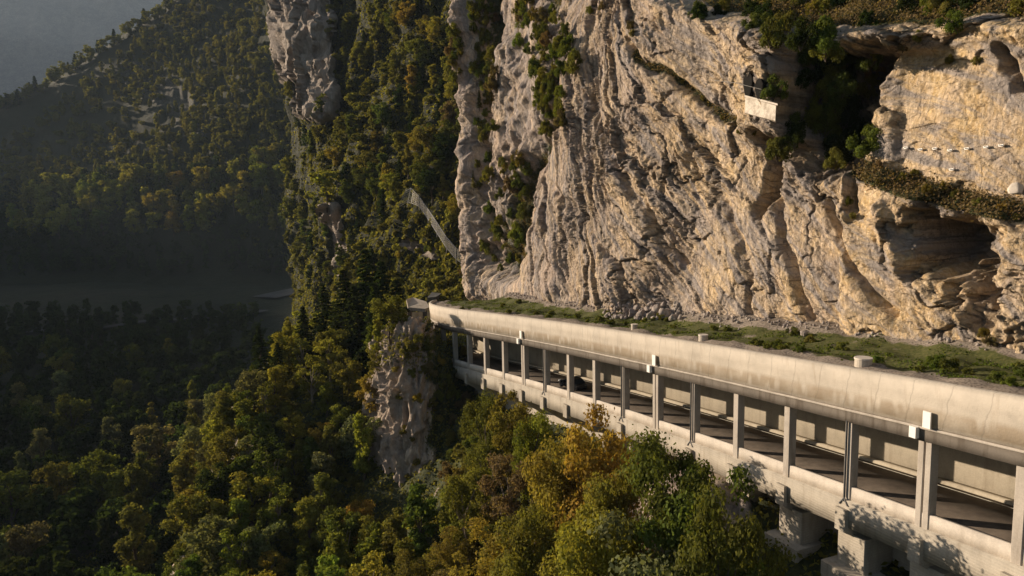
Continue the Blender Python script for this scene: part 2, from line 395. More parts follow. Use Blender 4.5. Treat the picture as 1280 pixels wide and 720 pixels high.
def sweep(name, prof, t0, t1, mat, parent=None, step=.25, closed=True, attrs=False, jitter=0):
    ts = np.arange(t0, t1 + 1e-6, step); p, T, N = G(ts)
    prof = np.array(prof, float); k = len(prof)
    V = p[:, None, :] + N[:, None, :] * prof[None, :, 0:1] + np.array([0, 0, 1.]) * prof[None, :, 1:2]
    if jitter:
        V += N[:, None, :] * (jitter * fbm(V[..., 0] * .5, V[..., 1] * .5, V[..., 2] * .5, 3, 3))[..., None]
    V = V.reshape(-1, 3); F = []
    kk = k if closed else k - 1
    i = np.arange(len(ts) - 1)[:, None] * k; j = np.arange(kk)[None, :]
    F = np.stack([i + j, i + (j + 1) % k, i + k + (j + 1) % k, i + k + j], -1).reshape(-1, 4)
    if closed and k == 4:
        F = np.vstack([F, [[3, 2, 1, 0]], [[len(V) - 4, len(V) - 3, len(V) - 2, len(V) - 1]]])
    at = None
    if attrs:
        hh = (prof[:, 1] - prof[:, 1].min()) / (prof[:, 1].max() - prof[:, 1].min())
        at = {'hh': np.tile(hh, len(ts)), 'tt': np.repeat(ts * DS, k)}
    return mk(name, V, F, mat, parent, False, at)

# ------------------------------------------------------------------ main cliff
GT, GN = np.array([-.381, .924, 0]), np.array([.924, .381, 0]); GA = np.array([22.93, 46.72, -20.92])
foot = np.array([[44, 18], [41.5, 28], [39, 36], [36.4, 42], [34.5, 47.0], [32.8, 50.6], [31.6, 54.3], [29.3, 59.0], [26.1, 63.6], [23.9, 67.7], [21.3, 72.3],
                 [19.0, 79.9], [15.5, 85.4], [11.4, 91.7], [8.3, 98.2], [4.9, 108.5], [2.2, 118], [-0.2, 128], [-3.5, 142], [-6.8, 155], [-8.8, 163], [-6, 170], [2, 176], [14, 182]], float)
def resample(poly, dens):
    # Catmull-Rom then resample with spacing dens(point)
    out = []
    for i in range(len(poly) - 1):
        p0, p1, p2, p3 = poly[max(i - 1, 0)], poly[i], poly[i + 1], poly[min(i + 2, len(poly) - 1)]
        for f in np.linspace(0, 1, 60, endpoint=False):
            out.append(.5 * ((2 * p1) + (-p0 + p2) * f + (2 * p0 - 5 * p1 + 4 * p2 - p3) * f ** 2 + (-p0 + 3 * p1 - 3 * p2 + p3) * f ** 3))
    out = np.array(out); L = np.r_[0, np.cumsum(np.linalg.norm(np.diff(out, axis=0), axis=1))]
    s = [0.0]
    while s[-1] < L[-1]:
        q = np.array([np.interp(s[-1], L, out[:, k]) for k in range(2)]); s.append(s[-1] + dens(q))
    s = np.array(s)
    return s, np.stack([np.interp(s, L, out[:, k]) for k in range(2)], -1)
fs, fp = resample(foot, lambda q: .0016 * max(q[1], 30))
# ease sharp wiggles, take normals
ker = np.ones(41) / 41
fpad = np.vstack([fp[:1].repeat(20, 0), fp, fp[-1:].repeat(20, 0)])
fps = np.stack([np.convolve(fpad[:, k], ker, 'valid') for k in range(2)], -1)
tg = np.gradient(fps, axis=0); tg /= np.linalg.norm(tg, axis=1)[:, None]
fn_ = np.stack([-tg[:, 1], tg[:, 0]], -1)     # towards the valley (outward)
def zroof(y): return -20.92 - .0794 * (y - 46.72) + 9.05
NR = 740
Hc = np.interp(fps[:, 1], [20, 50, 80, 110, 165], [38, 40, 50, 64, 92])
vv = np.linspace(0, 1, NR)[:, None]
Zc = zroof(fps[:, 1])[None, :] - 2.0 + vv * Hc[None, :]
hgt = vv * Hc[None, :]
base = np.zeros((NR, len(fps), 3)); base[..., 0] = fps[None, :, 0]; base[..., 1] = fps[None, :, 1]; base[..., 2] = Zc
s2 = np.broadcast_to(fs[None, :], Zc.shape)
lean = -.10 * hgt
base[..., :2] += fn_[None] * lean[..., None]
# the far corner of the face swings left with height
farw = smooth(150, 163, fps[:, 1])[None, :]
base[..., 0] -= farw * hgt * .13
# coarse wander, then the features read off the photograph
X, Y = proj(base)
Xw = X + 9 * fbm(s2 / 5, Zc / 5, 0, 3, 2); Yw = Y + 9 * fbm(s2 / 5, Zc / 5, 3, 3, 4)
def seg(px, py, pts, wdt):
    """1 on the polyline, falling to 0 at distance wdt (pixels); wdt may be a pair for left/right"""
    best = np.full(px.shape, 1e9)
    for (ax, ay), (bx, by) in zip(pts[:-1], pts[1:]):
        dx, dy = bx - ax, by - ay; t = np.clip(((px - ax) * dx + (py - ay) * dy) / (dx * dx + dy * dy), 0, 1)
        best = np.minimum(best, np.hypot(px - ax - t * dx, py - ay - t * dy))
    return 1 - smooth(0, 1, best / wdt)
def interpY(px, pts): return np.interp(px, [a for a, _ in pts], [b for _, b in pts])
off = np.zeros_like(X)
# ribs and gullies on the left
off += 3.4 * seg(Xw, Yw, [(556, -60), (566, 120), (592, 360)], 26)
off -= 4.0 * seg(Xw, Yw, [(606, -60), (608, 120), (610, 230), (618, 330)], 22)
off += 3.0 * seg(Xw, Yw, [(640, 60), (636, 180), (628, 300)], 22)
off -= 3.2 * seg(Xw, Yw, [(668, -60), (690, 60), (698, 130), (660, 210), (630, 330)], 26)
off += 2.0 * seg(Xw, Yw, [(720, 30), (705, 200), (690, 360)], 34)
off += 2.2 * seg(Xw, Yw, [(830, 60), (800, 200), (790, 380)], 110)
# the nose left of the dark recess and the recess itself
nose = smooth(880, 975, Xw) * (1 - smooth(984, 996, Xw)) * smooth(20, 60, Yw) * (1 - smooth(165, 200, Yw))
off += 3.0 * nose
Xr = X + 20 * fbm(s2 / 4, Zc / 4, 0, 4, 62); Yr = Y + 20 * fbm(s2 / 4, Zc / 4, 5, 4, 63)
rec = smooth(988, 1000, Xw * .6 + Xr * .4) * (1 - smooth(1078, 1100, Xr + .25 * (Yr - 120))) * smooth(38, 66, Yr) * (1 - smooth(180, 226, Yr + .12 * (1060 - Xr)))
off -= 6.0 * rec
cre = seg(Xw, Yw, [(958, 170), (950, 235), (938, 262)], 15); off -= 2.6 * cre
cre2 = seg(Xw, Yw, [(955, 175), (1000, 196)], 16); off -= 2.0 * cre2
# upper right slab, bench and the lower body
slab = smooth(1104, 1124, Xw) * smooth(60, 72, Yw)
bench = interpY(Xw, [(900, 999), (1040, 999), (1062, 206), (1130, 222), (1200, 246), (1290, 268), (1500, 300)])
below = smooth(-13, 15, Yw - bench) * smooth(1030, 1075, Xw)
off += -.5 * slab * (1 - below) * smooth(1100, 1125, Xw)
off += 1.8 * below
slot = seg(.6 * Xr + .4 * X, .6 * Yr + .4 * Y, [(1246, 66), (1262, 112)], 15); off -= 1.5 * slot * (.5 + .9 * np.clip(pn(s2 / 1.1, Zc / 1.1, 4, 77) + .4, 0, 1))
# hollow under the bench
Xh = X + 26 * fbm(s2 / 2.6, Zc / 3.2, 0, 4, 66); Yh = Y + 26 * fbm(s2 / 2.6, Zc / 3.2, 5, 4, 67); hol = smooth(1146, 1154, .5 * Xh + .5 * X) * (1 - smooth(1215, 1262, Xh)) * smooth(262, 280, Yh + .1 * (1200 - Xh)) * (1 - smooth(335, 372, Yh - .5 * (Xh - 1200))); off -= 3.8 * hol; off += 1.1 * seg(Xw, Yw, [(1128, 262), (1140, 330)], 18)
hol2 = smooth(0, .6, 1 - np.hypot((Xw - 1238) / 26, (Yw - 395) / 34)); off -= 1.6 * hol2
# small cave behind the masonry wall
cave = smooth(0, .4, 1 - np.hypot((X - 938) / 10, (Y - 112) / 17)); cave2 = smooth(0, .4, 1 - np.hypot((X - 952) / 9, (Y - 116) / 13))
# diagonal ledges
for pts, a, wd in (([(790, 55), (850, 100), (910, 150), (930, 165)], .9, 9), ([(1030, 250), (1075, 330), (1130, 390)], .8, 7), ([(960, 250), (985, 330), (1010, 400)], .8, 8),
                   ([(700, 230), (760, 300), (800, 380)], .7, 8), ([(740, 120), (800, 230), (860, 330)], .7, 8), ([(860, 180), (915, 290), (935, 400)], .6, 7),
                   ([(1075, 210), (1078, 262)], 1.6, 9), ([(660, 250), (690, 330), (720, 380)], .6, 8)):
    k = seg(Xw, Yw, pts, wd); k2 = seg(Xw + 12, Yw - 8, pts, wd * 1.8)
    off += -a * k + a * .5 * k2
# texture of the rock: plates and ridges across the strata
ang = np.interp(fps[:, 1], [40, 60, 90, 120, 160], [.60, .88, .88, .35, .08])[None, :]
ca, sa = np.cos(ang), np.sin(ang)
a_ = s2 * ca - Zc * sa; b_ = s2 * sa + Zc * ca
wa = a_ + 1.6 * fbm(s2 / 6, Zc / 6, 1, 3, 8)
smoothness = np.clip(slab * (1 - below) + .55 * seg(Xw, Yw, [(1075, 240), (1100, 330), (1170, 400)], 60), 0, 1)
ruf = (1 - .78 * smoothness) * (1 - .60 * smooth(.0, .45, pn(s2 / 13, Zc / 15, 2, 70)))
tex = .95 * pn(wa / 10, b_ / 16, 0, 11)
w1, w2 = .22 * fbm(s2 / 3, Zc / 3, 0, 4, 91, .6), .22 * fbm(s2 / 3, Zc / 3, 9, 4, 92, .6)
f1, c1_ = facets(wa / 4.6 + w1, b_ / 13 + .6 * w2, 1, 1.3); f2, c2_ = facets(wa / 1.8 + w1, b_ / 8.5 + .6 * w2, 2, 1.6)
f3, c3_ = facets(wa / .75 + 1.4 * w1, b_ / 4.2 + .8 * w2, 3, 1.7); f4, c4_ = facets(wa / .33 + 2 * w1, b_ / 1.5 + w2, 4, 1.7)
f5, c5_ = facets(s2 / 1.3 + w2 * 2, Zc / 1.1 + w1 * 2, 6, 1.8)
am = .12 + 1.25 * smooth(-.25, .5, pn(s2 / 7, Zc / 9, 5, 15)); bm_ = smooth(.05, .55, pn(s2 / 6, Zc / 5, 8, 19))
tex += ruf * (.95 * f1 + .50 * am * f2 +   .30 * am * f3 + .12 * f4 + .12 * bm_ * f5)
saw = (wa / 2.6 + .5 * fbm(a_ / 5, b_ / 9, 2, 3, 14)) % 1.0
tex += ruf * .75 * (saw - .5) * (.12 + .88 * smooth(.05, .4, pn(s2 / 8, Zc / 8, 5, 25)))
tex += ruf * .22 * (((wa / .8 + .5 * fbm(a_ / 3, b_ / 6, 7, 3, 44)) % 1.0) - .5) * am
tex -= ruf * (.35 * (1 - smooth(0, .06, c1_)) + .15 * am * (1 - smooth(0, .07, c2_)))
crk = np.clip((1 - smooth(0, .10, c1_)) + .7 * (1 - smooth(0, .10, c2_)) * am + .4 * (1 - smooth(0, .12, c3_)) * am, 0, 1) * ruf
tex += (.25 + .75 * ruf) * (.10 * fbm(wa / .9, b_ / 3.5, 0, 4, 17, .6))
kf = smooth(110, 150, fps[:, 1])[None, :]
tex += kf * (.35 * ridge(s2 / 2.6, Zc / 26, 0, 31) + .5 * ((s2 / 3.1 + .4 * fbm(s2 / 6, Zc / 10, 0, 3, 33)) % 1.0))
tex *= 1 - .22 * smooth(85, 105, fps[:, 1])[None, :]
off += tex - .6 + np.clip(hol + rec, 0, 1) * (2.6 * f1 + 1.6 * f2 + .8 * f3)
# brow above the face on the right: slope lies back
yb = interpY(X, [(500, -400), (700, -60), (790, -20), (880, 22), (1000, 46), (1120, 40), (1280, 30), (1600, 10)]) + 8 * fbm(s2 / 4, 0 * s2, 0, 3, 40)
back = np.maximum(0, yb - Y) * base[..., 1] / FPX
off -= 1.4 * back
off += 1.1 * smooth(-25, 0, -np.abs(Y - yb - 6)) * 1.0
CV = base.copy(); CV[..., :2] += fn_[None] * off[..., None]
# little ragged vertical shifts make overhangs
def rough3(V, amp, L, seed):
    n_ = np.cross(np.gradient(V, axis=1), np.gradient(V, axis=0)); n_ /= np.linalg.norm(n_, axis=-1, keepdims=True) + 1e-9
    return V + n_ * (amp * fbm(V[..., 0] / L, V[..., 1] / L, V[..., 2] / L, 4, seed, .6))[..., None]
CV = rough3(CV, .035 + .05 * ruf, .8, 50)
ochre = np.clip(.25 + smooth(640, 900, X) * .55 + .45 * smooth(1000, 1120, X), 0, 1) * (1 - .5 * smooth(0, 1, rec))
veg = smooth(2, 26, yb - Y) * 1.0
veg = np.maximum(veg, .9 * seg(X, Y, [(1060, 205), (1130, 228), (1200, 250), (1290, 268)], 22) * smooth(1040, 1080, X))
veg = np.maximum(veg, .62 * seg(Xw, Yw, [(604, -60), (608, 120), (612, 240), (622, 330)], 24))
veg = np.maximum(veg, .6 * seg(Xw, Yw, [(672, -60), (692, 60), (698, 130), (655, 220), (630, 330)], 26))
veg = np.maximum(veg, .55 * seg(Xw, Yw, [(800, 65), (850, 100), (905, 150), (935, 165)], 12))
dark = np.clip(1.15 * smooth(0, .5, rec) + .35 * hol + .7 * cre + .8 * slot + .5 * hol2, 0, 1) * .8  # shade of recess, hollows, crevice and slot painted into the rock colour
CLIFF_F = gridF(NR, len(fps))
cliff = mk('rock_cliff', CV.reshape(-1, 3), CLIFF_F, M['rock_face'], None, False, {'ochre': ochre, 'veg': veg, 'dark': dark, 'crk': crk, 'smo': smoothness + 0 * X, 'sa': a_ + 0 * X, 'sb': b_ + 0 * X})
tag(cliff, 'tall sunlit limestone cliff rising straight from the green roof of the road gallery', 'cliff', kind='structure')
def bvh_of(V, st=3):
    a = V[::st, ::st]; nr, nc = a.shape[:2]
    return BVHTree.FromPolygons([Vector(v) for v in a.reshape(-1, 3)], [tuple(int(i) for i in f) for f in gridF(nr, nc)])
B_cliff = bvh_of(CV, 4)

# ------------------------------------------------------------------ patch surfaces from control grids
def patch(ctrl, nu, nv, disp):
    """ctrl: rows x cols x 3 world points, Catmull-Rom in both directions, displaced along its normal"""
    c = np.asarray(ctrl, float)
    def cr(a, n):
        m = a.shape[0]; t = np.linspace(0, m - 1 - 1e-6, n); i = t.astype(int); f = (t - i).reshape(-1, *([1] * (a.ndim - 1)))
        g = lambda k: a[np.clip(k, 0, m - 1)]
        p0, p1, p2, p3 = g(i - 1), g(i), g(i + 1), g(i + 2)
        return .5 * ((2 * p1) + (-p0 + p2) * f + (2 * p0 - 5 * p1 + 4 * p2 - p3) * f ** 2 + (-p0 + 3 * p1 - 3 * p2 + p3) * f ** 3)
    a = cr(c, nv); a = np.swapaxes(cr(np.swapaxes(a, 0, 1), nu), 0, 1)
    du = np.gradient(a, axis=1); dv = np.gradient(a, axis=0); n = np.cross(du, dv); n /= np.linalg.norm(n, axis=-1, keepdims=True) + 1e-9
    if (n[nv // 2, nu // 2] @ a[nv // 2, nu // 2]) > 0: n = -n
    return a + n * disp(a)[..., None]

# middle forested slope behind the cliff corner
cols = [335, 362, 396, 432, 480, 540, 600, 680, 760]
rowsB = [(-160, [560, 450, 440, 430, 390, 350, 320, 300, 290]),
         (-60, [520, 420, 405, 395, 350, 312, 282, 265, 255]),
         (40, [520, 400, 372, 360, 322, 285, 255, 238, 230]),
         (130, [480, 380, 352, 332, 298, 262, 232, 218, 210]),
         (220, [450, 392, 335, 300, 262, 228, 212, 200, 195]),
         (300, [420, 375, 315, 268, 232, 200, 190, 186, 182]),
         (350, [400, 352, 300, 252, 222, 190, 180, 178, 175]),
         (385, [390, 340, 285, 240, 205, 178, 172, 170, 168]),
         (440, [330, 280, 240, 210, 185, 165, 160, 160, 160])]
ctrlB = [[P(x + (0 if y < 100 else (30 if x < 380 else (12 if x < 400 else 0))), y, d) for x, d in zip(cols, ds)] for y, ds in rowsB]
dispB = lambda a: 5 * fbm(a[..., 0] / 40, a[..., 1] / 40, a[..., 2] / 40, 4, 60) + 2.5 * ridge(a[..., 0] / 14, a[..., 1] / 14, a[..., 2] / 50, 61)
VB = patch(ctrlB, 400, 500, dispB); XB, YB = proj(VB)
rkB = np.maximum.reduce([smooth(.0, .35, seg(XB + 10 * fbm(VB[..., 0] / 9, VB[..., 2] / 20, 0, 3, 5), YB, [(388, -90), (392, 60), (402, 130)], 36)),
                         smooth(.1, .4, seg(XB, YB, [(360, -60), (362, 90)], 26)), smooth(.1, .4, seg(XB, YB, [(417, 262), (424, 335)], 16)),
                         smooth(.2, .5, seg(XB, YB, [(505, 305), (545, 318)], 12))])
VB[..., 1] -= 10 * rkB * smooth(0, 60, 300 - YB) ; fB1, _ = facets(VB[..., 0] / 7 + .3 * fbm(VB[..., 0] / 6, VB[..., 2] / 6, 0, 3, 5), VB[..., 2] / 22, 21, 1.5); fB2, _ = facets(VB[..., 0] / 2.8, VB[..., 2] / 8, 22, 1.5); VB[..., :2] += (rkB * (5 * fB1 + 2.2 * fB2))[..., None] * np.array([-.6, -.8]); VB[..., 0] += rkB * (1.0 * ridge(VB[..., 0] / 5, VB[..., 2] / 40, 0, 71) + 2 * fbm(VB[..., 0] / 3, VB[..., 2] / 9, 0, 3, 72))
slopeB = mk('mountain_slope', VB.reshape(-1, 3), gridF(500, 400), M['rock_far'], None, False, {'ochre': 0 * XB + .15, 'veg': 1.1 - 1.3 * rkB, 'dark': 0 * XB})
tag(slopeB, 'steep wooded mountainside with bare rock ribs behind the cliff', 'slope', kind='structure')
B_mid = bvh_of(VB, 4)

# far left hillside with its ridge against the haze
colsC = [-260, -120, 0, 70, 140, 210, 290, 370, 450, 560]
ridgeY = [262, 190, 132, 96, 52, 6, -70, -140, -190, -240]
rowsC = []
for k, fr in enumerate([0, .16, .34, .55, .78, 1.0]):
    row = []
    for j, x in enumerate(colsC):
        y0 = 352; y1 = ridgeY[j]; yy = y0 + (y1 - y0) * fr
        d0 = [700, 695, 690, 680, 670, 655, 640, 630, 620, 620][j]; d1 = [1000, 1000, 1000, 1000, 990, 970, 940, 900, 880, 880][j]
        row.append(P(x, yy, d0 + (d1 - d0) * fr ** 1.4))
    rowsC.append(row)
rowsC.append([P(x, ridgeY[j] + 40, [1500, 1450, 1400, 1370, 1340, 1300, 1230, 1150, 1050, 1000][j]) for j, x in enumerate(colsC)])
rowsC.insert(0, [P(x, 385, [700, 690, 650, 610, 570, 530, 500, 470, 450, 430][j]) - np.array([0, 0, 30.]) for j, x in enumerate(colsC)])
dispC = lambda a: 5 * fbm(a[..., 0] / 130, a[..., 1] / 130, a[..., 2] / 130, 5, 80) + 1.5 * ridge(a[..., 0] / 40, a[..., 1] / 60, a[..., 2] / 90, 81)
VC = patch(rowsC, 360, 300, dispC); XC, YC = proj(VC)
rkC = np.maximum.reduce([smooth(.1, .5, seg(XC, YC, [(170, 95), (215, 120), (245, 155)], 34)), .8 * smooth(.1, .5, seg(XC, YC, [(60, 190), (150, 170)], 40)), smooth(.1, .4, seg(XC, YC, [(225, 40), (300, 60)], 40)) * .6])
VC[..., 1] += rkC * 3 * ridge(XC / 9, YC / 60, 0, 83)
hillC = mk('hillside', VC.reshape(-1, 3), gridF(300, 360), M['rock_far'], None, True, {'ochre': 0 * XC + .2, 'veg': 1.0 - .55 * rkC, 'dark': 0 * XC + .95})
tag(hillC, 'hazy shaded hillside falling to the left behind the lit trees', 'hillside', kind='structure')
B_far = bvh_of(VC, 3)

# valley floor, one sheet reaching the horizon
FZ = -75.0
gx = np.r_[np.linspace(-5000, -900, 24), np.linspace(-850, 500, 110), np.linspace(540, 2100, 14)]
gy = np.r_[np.linspace(-1700, 0, 12), np.linspace(10, 1000, 120), np.linspace(1030, 6900, 30)]
VG = np.zeros((len(gy), len(gx), 3)); VG[..., 0] = gx[None]; VG[..., 1] = gy[:, None]
VG[..., 2] = FZ + 3.0 * fbm(VG[..., 0] / 90, VG[..., 1] / 90, 0, 4, 90) + 5 * smooth(350, 700, VG[..., 1])
mk('ground', VG.reshape(-1, 3), gridF(len(gy), len(gx)), M['valley'], None, True)['kind'] = 'structure'
B_gr = bvh_of(VG, 1)

# mountains beyond: one unseen left of the frame, its crest shaped to shade the valley, one far away in the haze
def mountain(name, line, width, label, seed, amp):
    line = np.array(line, float)
    ts = np.linspace(0, len(line) - 1, 240); L = np.stack([np.interp(ts, np.arange(len(line)), line[:, k]) for k in range(3)], -1)
    d = np.gradient(L[:, :2], axis=0); d /= np.linalg.norm(d, axis=1)[:, None]; n = np.stack([-d[:, 1], d[:, 0]], -1)
    q = np.linspace(-1, 1, 71)
    V = np.zeros((71, 240, 3)); V[..., :2] = L[None, :, :2] + n[None] * (q * width)[:, None, None]
    hgt_ = (L[:, 2] + amp * fbm(L[:, 0] / 300, L[:, 1] / 300, 0, 4, seed) - FZ)
    V[..., 2] = FZ - 10 + hgt_[None] * (1 - np.abs(q)[:, None]) ** .9 + amp * .7 * fbm(V[..., 0] / 220, V[..., 1] / 220, 0, 5, seed + 3) * (1 - np.abs(q)[:, None]) ** .5 * smooth(0, .2, np.abs(q))[:, None]
    o = mk(name, V.reshape(-1, 3), gridF(71, 240), M['rock_far'], None, True, {'ochre': 0 * V[..., 0], 'veg': 0 * V[..., 0] + (.9 if name == 'shade_ridge' else 0), 'dark': 0 * V[..., 0] + (.4 if name == 'shade_ridge' else 0)})
    tag(o, label, 'mountain', kind='structure'); return o
S3 = SUN_AZ; Pp = np.array([.42, .908])
def sp(D, t, z): return (*(S3 * D + Pp * t), z)
SHADE = -50.0
def shz(D, dz=0): return SHADE + math.tan(SUN_EL) * (D - 258) + dz
mountain('shade_ridge', [sp(2500, t_, shz(2500, o_) + 12) for t_, o_ in ((-3000, 60), (-1500, 60), (-600, 30), (-200, 30), (-80, 30), (40, 22), (110, 6), (180, -4), (270, -8), (350, -36), (430, -50), (525, -50), (575, 15), (600, 30), (650, 38), (690, 60), (800, 110), (950, 100), (1150, 60))], 900,
         'unseen mountain ridge left of the valley, shaped to cast its shade', 90, 8)
mountain('far_mountain', [(-4200, 3600, 1000), (-3300, 4400, 1350), (-2200, 5000, 1600), (-900, 5300, 1650), (600, 5300, 1500)], 1500,
         'far mountain face dissolving in evening haze at top left', 95, 90)

# ------------------------------------------------------------------ the slope under the gallery
Tn = np.array([-60, 0, 30, 55, 78, 100, 130, 180.])
Nn = np.array([-110, -62, -54, -46, -36, -25, -15, -8, -3, 3, 16.])
PR = np.array([[-56, -55, -50, -36, -30, -24, -17, -11, -7, -4, -2],
               [-56, -55, -50, -36, -30, -25, -18, -12, -7.5, -4.5, -2],
               [-56, -55, -50, -34, -30, -24, -17, -11.5, -7, -4.5, -2],
               [-56, -54, -48, -30, -26, -23, -16, -11, -7, -4, -1.6],
               [-48, -48, -46, -25, -20, -19, -15, -10, -5, -3.5, -1.2],
               [-45, -45, -43, -32, -9, -7, -6, -5, -3, -2.2, -.9],
               [-44, -44, -42, -34, -12, -3, -2, -2, -1.5, -1.3, -.5],
               [-42, -42, -40, -36, -22, -12, -8, -5, -3, -2, -.5]])
gt = np.linspace(-60, 180, 420); gn = np.linspace(-110, 14, 260)
def cub(xq, xs, ys):
    i = np.clip(np.searchsorted(xs, xq) - 1, 0, len(xs) - 2); f = (xq - xs[i]) / (xs[i + 1] - xs[i]); f = f * f * (3 - 2 * f) * .35 + f * .65
    return i, f
it, ft = cub(gt, Tn, None); inn, fnn = cub(gn, Nn, None)
A0 = PR[it][:, inn]; A1 = PR[it][:, inn + 1]; B0 = PR[it + 1][:, inn]; B1 = PR[it + 1][:, inn + 1]
pr = (A0 * (1 - fnn) + A1 * fnn) * (1 - ft)[:, None] + (B0 * (1 - fnn) + B1 * fnn) * ft[:, None]
VE = GA[None, None] + gt[:, None, None] * GT + gn[None, :, None] * GN
bz = GA[2] - .0733 * gt
amp_ = smooth(3, -8, gn)[None, :] if False else (1 - smooth(-8, 2, gn))[None, :]
VE[..., 2] = bz[:, None] + pr + amp_ * (2.2 * fbm(VE[..., 0] / 14, VE[..., 1] / 14, 0, 4, 101) + 1.0 * ridge(VE[..., 0] / 6, VE[..., 1] / 6, 0, 102)) + .35 * fbm(VE[..., 0] / 2, VE[..., 1] / 2, 0, 3, 103)
# under the curved far end the ground must stay below the road
pathd = np.array([G(t)[0] for t in np.arange(-3, 18.01, .5)])
dd = np.full(VE.shape[:2], 1e9); zz = np.zeros(VE.shape[:2])
for q in pathd:
    d_ = np.hypot(VE[..., 0] - q[0], VE[..., 1] - q[1]); mrk = d_ < dd; dd[mrk] = d_[mrk]; zz[mrk] = q[2]
lim = zz - 2.6 + np.maximum(0, dd - 3.5) * .8
VE[..., 2] = np.where(dd < 8, np.minimum(VE[..., 2], lim), VE[..., 2])
bumpE = np.exp(-((gt[:, None] - 15) / 6.5) ** 2 - ((gn[None, :] + 1.5) / 4.0) ** 2); VE[..., 2] += 3.6 * bumpE
fE1, _ = facets(VE[..., 0] / 2.0, VE[..., 1] / 2.0, 41, 1.6); fE2, _ = facets(VE[..., 0] / .9, VE[..., 1] / .9, 42, 1.6); VE[..., 2] += smooth(.05, .4, bumpE) * (1.5 * fE1 + .7 * fE2)
VE[..., 2] = np.where(dd < 8, np.minimum(VE[..., 2], lim), VE[..., 2])
bx, by = np.gradient(VE[..., 2], gt, gn); steep = np.hypot(bx, by)
rkE = np.maximum(smooth(1.25, 2.0, steep), smooth(.25, .5, bumpE))
VE[..., :2] += (rkE * .9 * ridge(VE[..., 0] / 3, VE[..., 1] / 3, VE[..., 2] / 12, 105))[..., None] * np.array([-.924, -.381])
slopeE = mk('steep_slope', VE.reshape(-1, 3), gridF(420, 260, True), M['rock'], None, False, {'ochre': 0 * rkE + .1, 'veg': 1.1 - 1.0 * rkE, 'dark': 0 * rkE})
tag(slopeE, 'steep wooded slope dropping from the gallery to the valley', 'slope', kind='structure')
B_E = bvh_of(VE, 1)

# the rock tower under the gallery's far end
colsN = [455, 474, 500, 530, 560, 590, 625]
rN = []
topN = [428, 412, 399, 404, 434, 452, 474]; b0 = [126, 117, 113, 112, 113, 117, 124]
for k in (0, .08, .25, .45, .65, .85, 1.1):
    rN.append([P(x + (4 if (k < .1 and x < 500) else 0), ty + k * (690 - ty), b_ + (1 - min(k * 12, 1)) * 3 - k * 9) for x, ty, b_ in zip(colsN, topN, b0)])
rN.insert(0, [p + np.array([1.5, 8, -3.0]) for p in rN[0]])
def dispN(a):
    fa, _ = facets(a[..., 0] / 2.2 + .3 * fbm(a[..., 0] / 2, a[..., 2] / 2, 0, 3, 5), a[..., 2] / 6 + .3 * fbm(a[..., 0] / 2, a[..., 2] / 2, 4, 3, 5), 7, 1.4); fb, _ = facets(a[..., 0] / .8, a[..., 2] / 2.4, 8, 1.5)
    return 1.6 * fa + .6 * fb + .25 * ridge(a[..., 0] / 3.2, a[..., 1] / 8, a[..., 2] / 16, 110) + .7 * ridge(a[..., 0] / 1.2, a[..., 1] / 4, a[..., 2] / 7, 111) + .5 * fbm(a[..., 0] / 1.1, a[..., 1] / 1.1, a[..., 2] / 3, 4, 112) - .8
VN = patch(rN, 230, 330, dispN); XN, YN = proj(VN)
vN = np.maximum(.95 * smooth(526, 552, XN + 12 * fbm(VN[..., 0] / 3, VN[..., 2] / 3, 0, 3, 9)), .45 * smooth(400, 420, YN) * (1 - smooth(455, 475, YN)))
tower = mk('rock_tower', VN.reshape(-1, 3), gridF(330, 230), M['rock'], None, False, {'ochre': 0 * XN + .1, 'veg': vN * .8, 'dark': 0 * XN})
tag(tower, 'pale vertical rock tower below the far bend of the gallery', 'rock face', kind='structure')
B_N = bvh_of(VN, 2)

# ------------------------------------------------------------------ roof ground of the gallery
ts = np.arange(-3.6, 19.01, .08); gp, gT, gNn = G(ts)
def to_foot(p, n):
    # distance along n until the cliff foot line
    best = 9.0
    d = (fps - p[:2]); al = d @ n[:2]; ac = np.abs(d @ np.array([-n[1], n[0]]))
    k = np.where((ac < 1.2) & (al > 2))[0]
    return al[k].min() if len(k) else None
wd = [to_foot(p, n) for p, n in zip(gp, gNn)]
last = 9.0
for i in range(len(wd)):
    if wd[i] is None or wd[i] > 45: wd[i] = last + .12
    last = wd[i]
wd = np.convolve(np.r_[[wd[0]] * 8, wd, [wd[-1]] * 8], np.ones(17) / 17, 'valid') + 5.0
q = np.linspace(0, 1, 60) ** 1.3
VR = gp[:, None, :] + gNn[:, None, :] * (-.08 + q[None, :] * wd[:, None])[..., None]
dN = q[None, :] * wd[:, None]
VR[..., 2] += 8.96 + (.35 * fbm(VR[..., 0] / 3, VR[..., 1] / 3, 0, 4, 120) + .10) * smooth(.2, 2.0, dN) + 1.3 * smooth(wd[:, None] - 9, wd[:, None] - 3, dN)
roofg = mk('roof_earth_cover', VR.reshape(-1, 3), gridF(len(ts), 60), M['roof'], None, False, {'wf': (smooth(.9, 3.4, dN) * .85 - .12) * (1 - .75 * smooth(wd[:, None] - 6.8, wd[:, None] - 5.6, dN))})
tag(roofg, 'strip of gravel and turf covering the gallery roof', 'ground', kind='structure')
B_R = bvh_of(VR, 2)

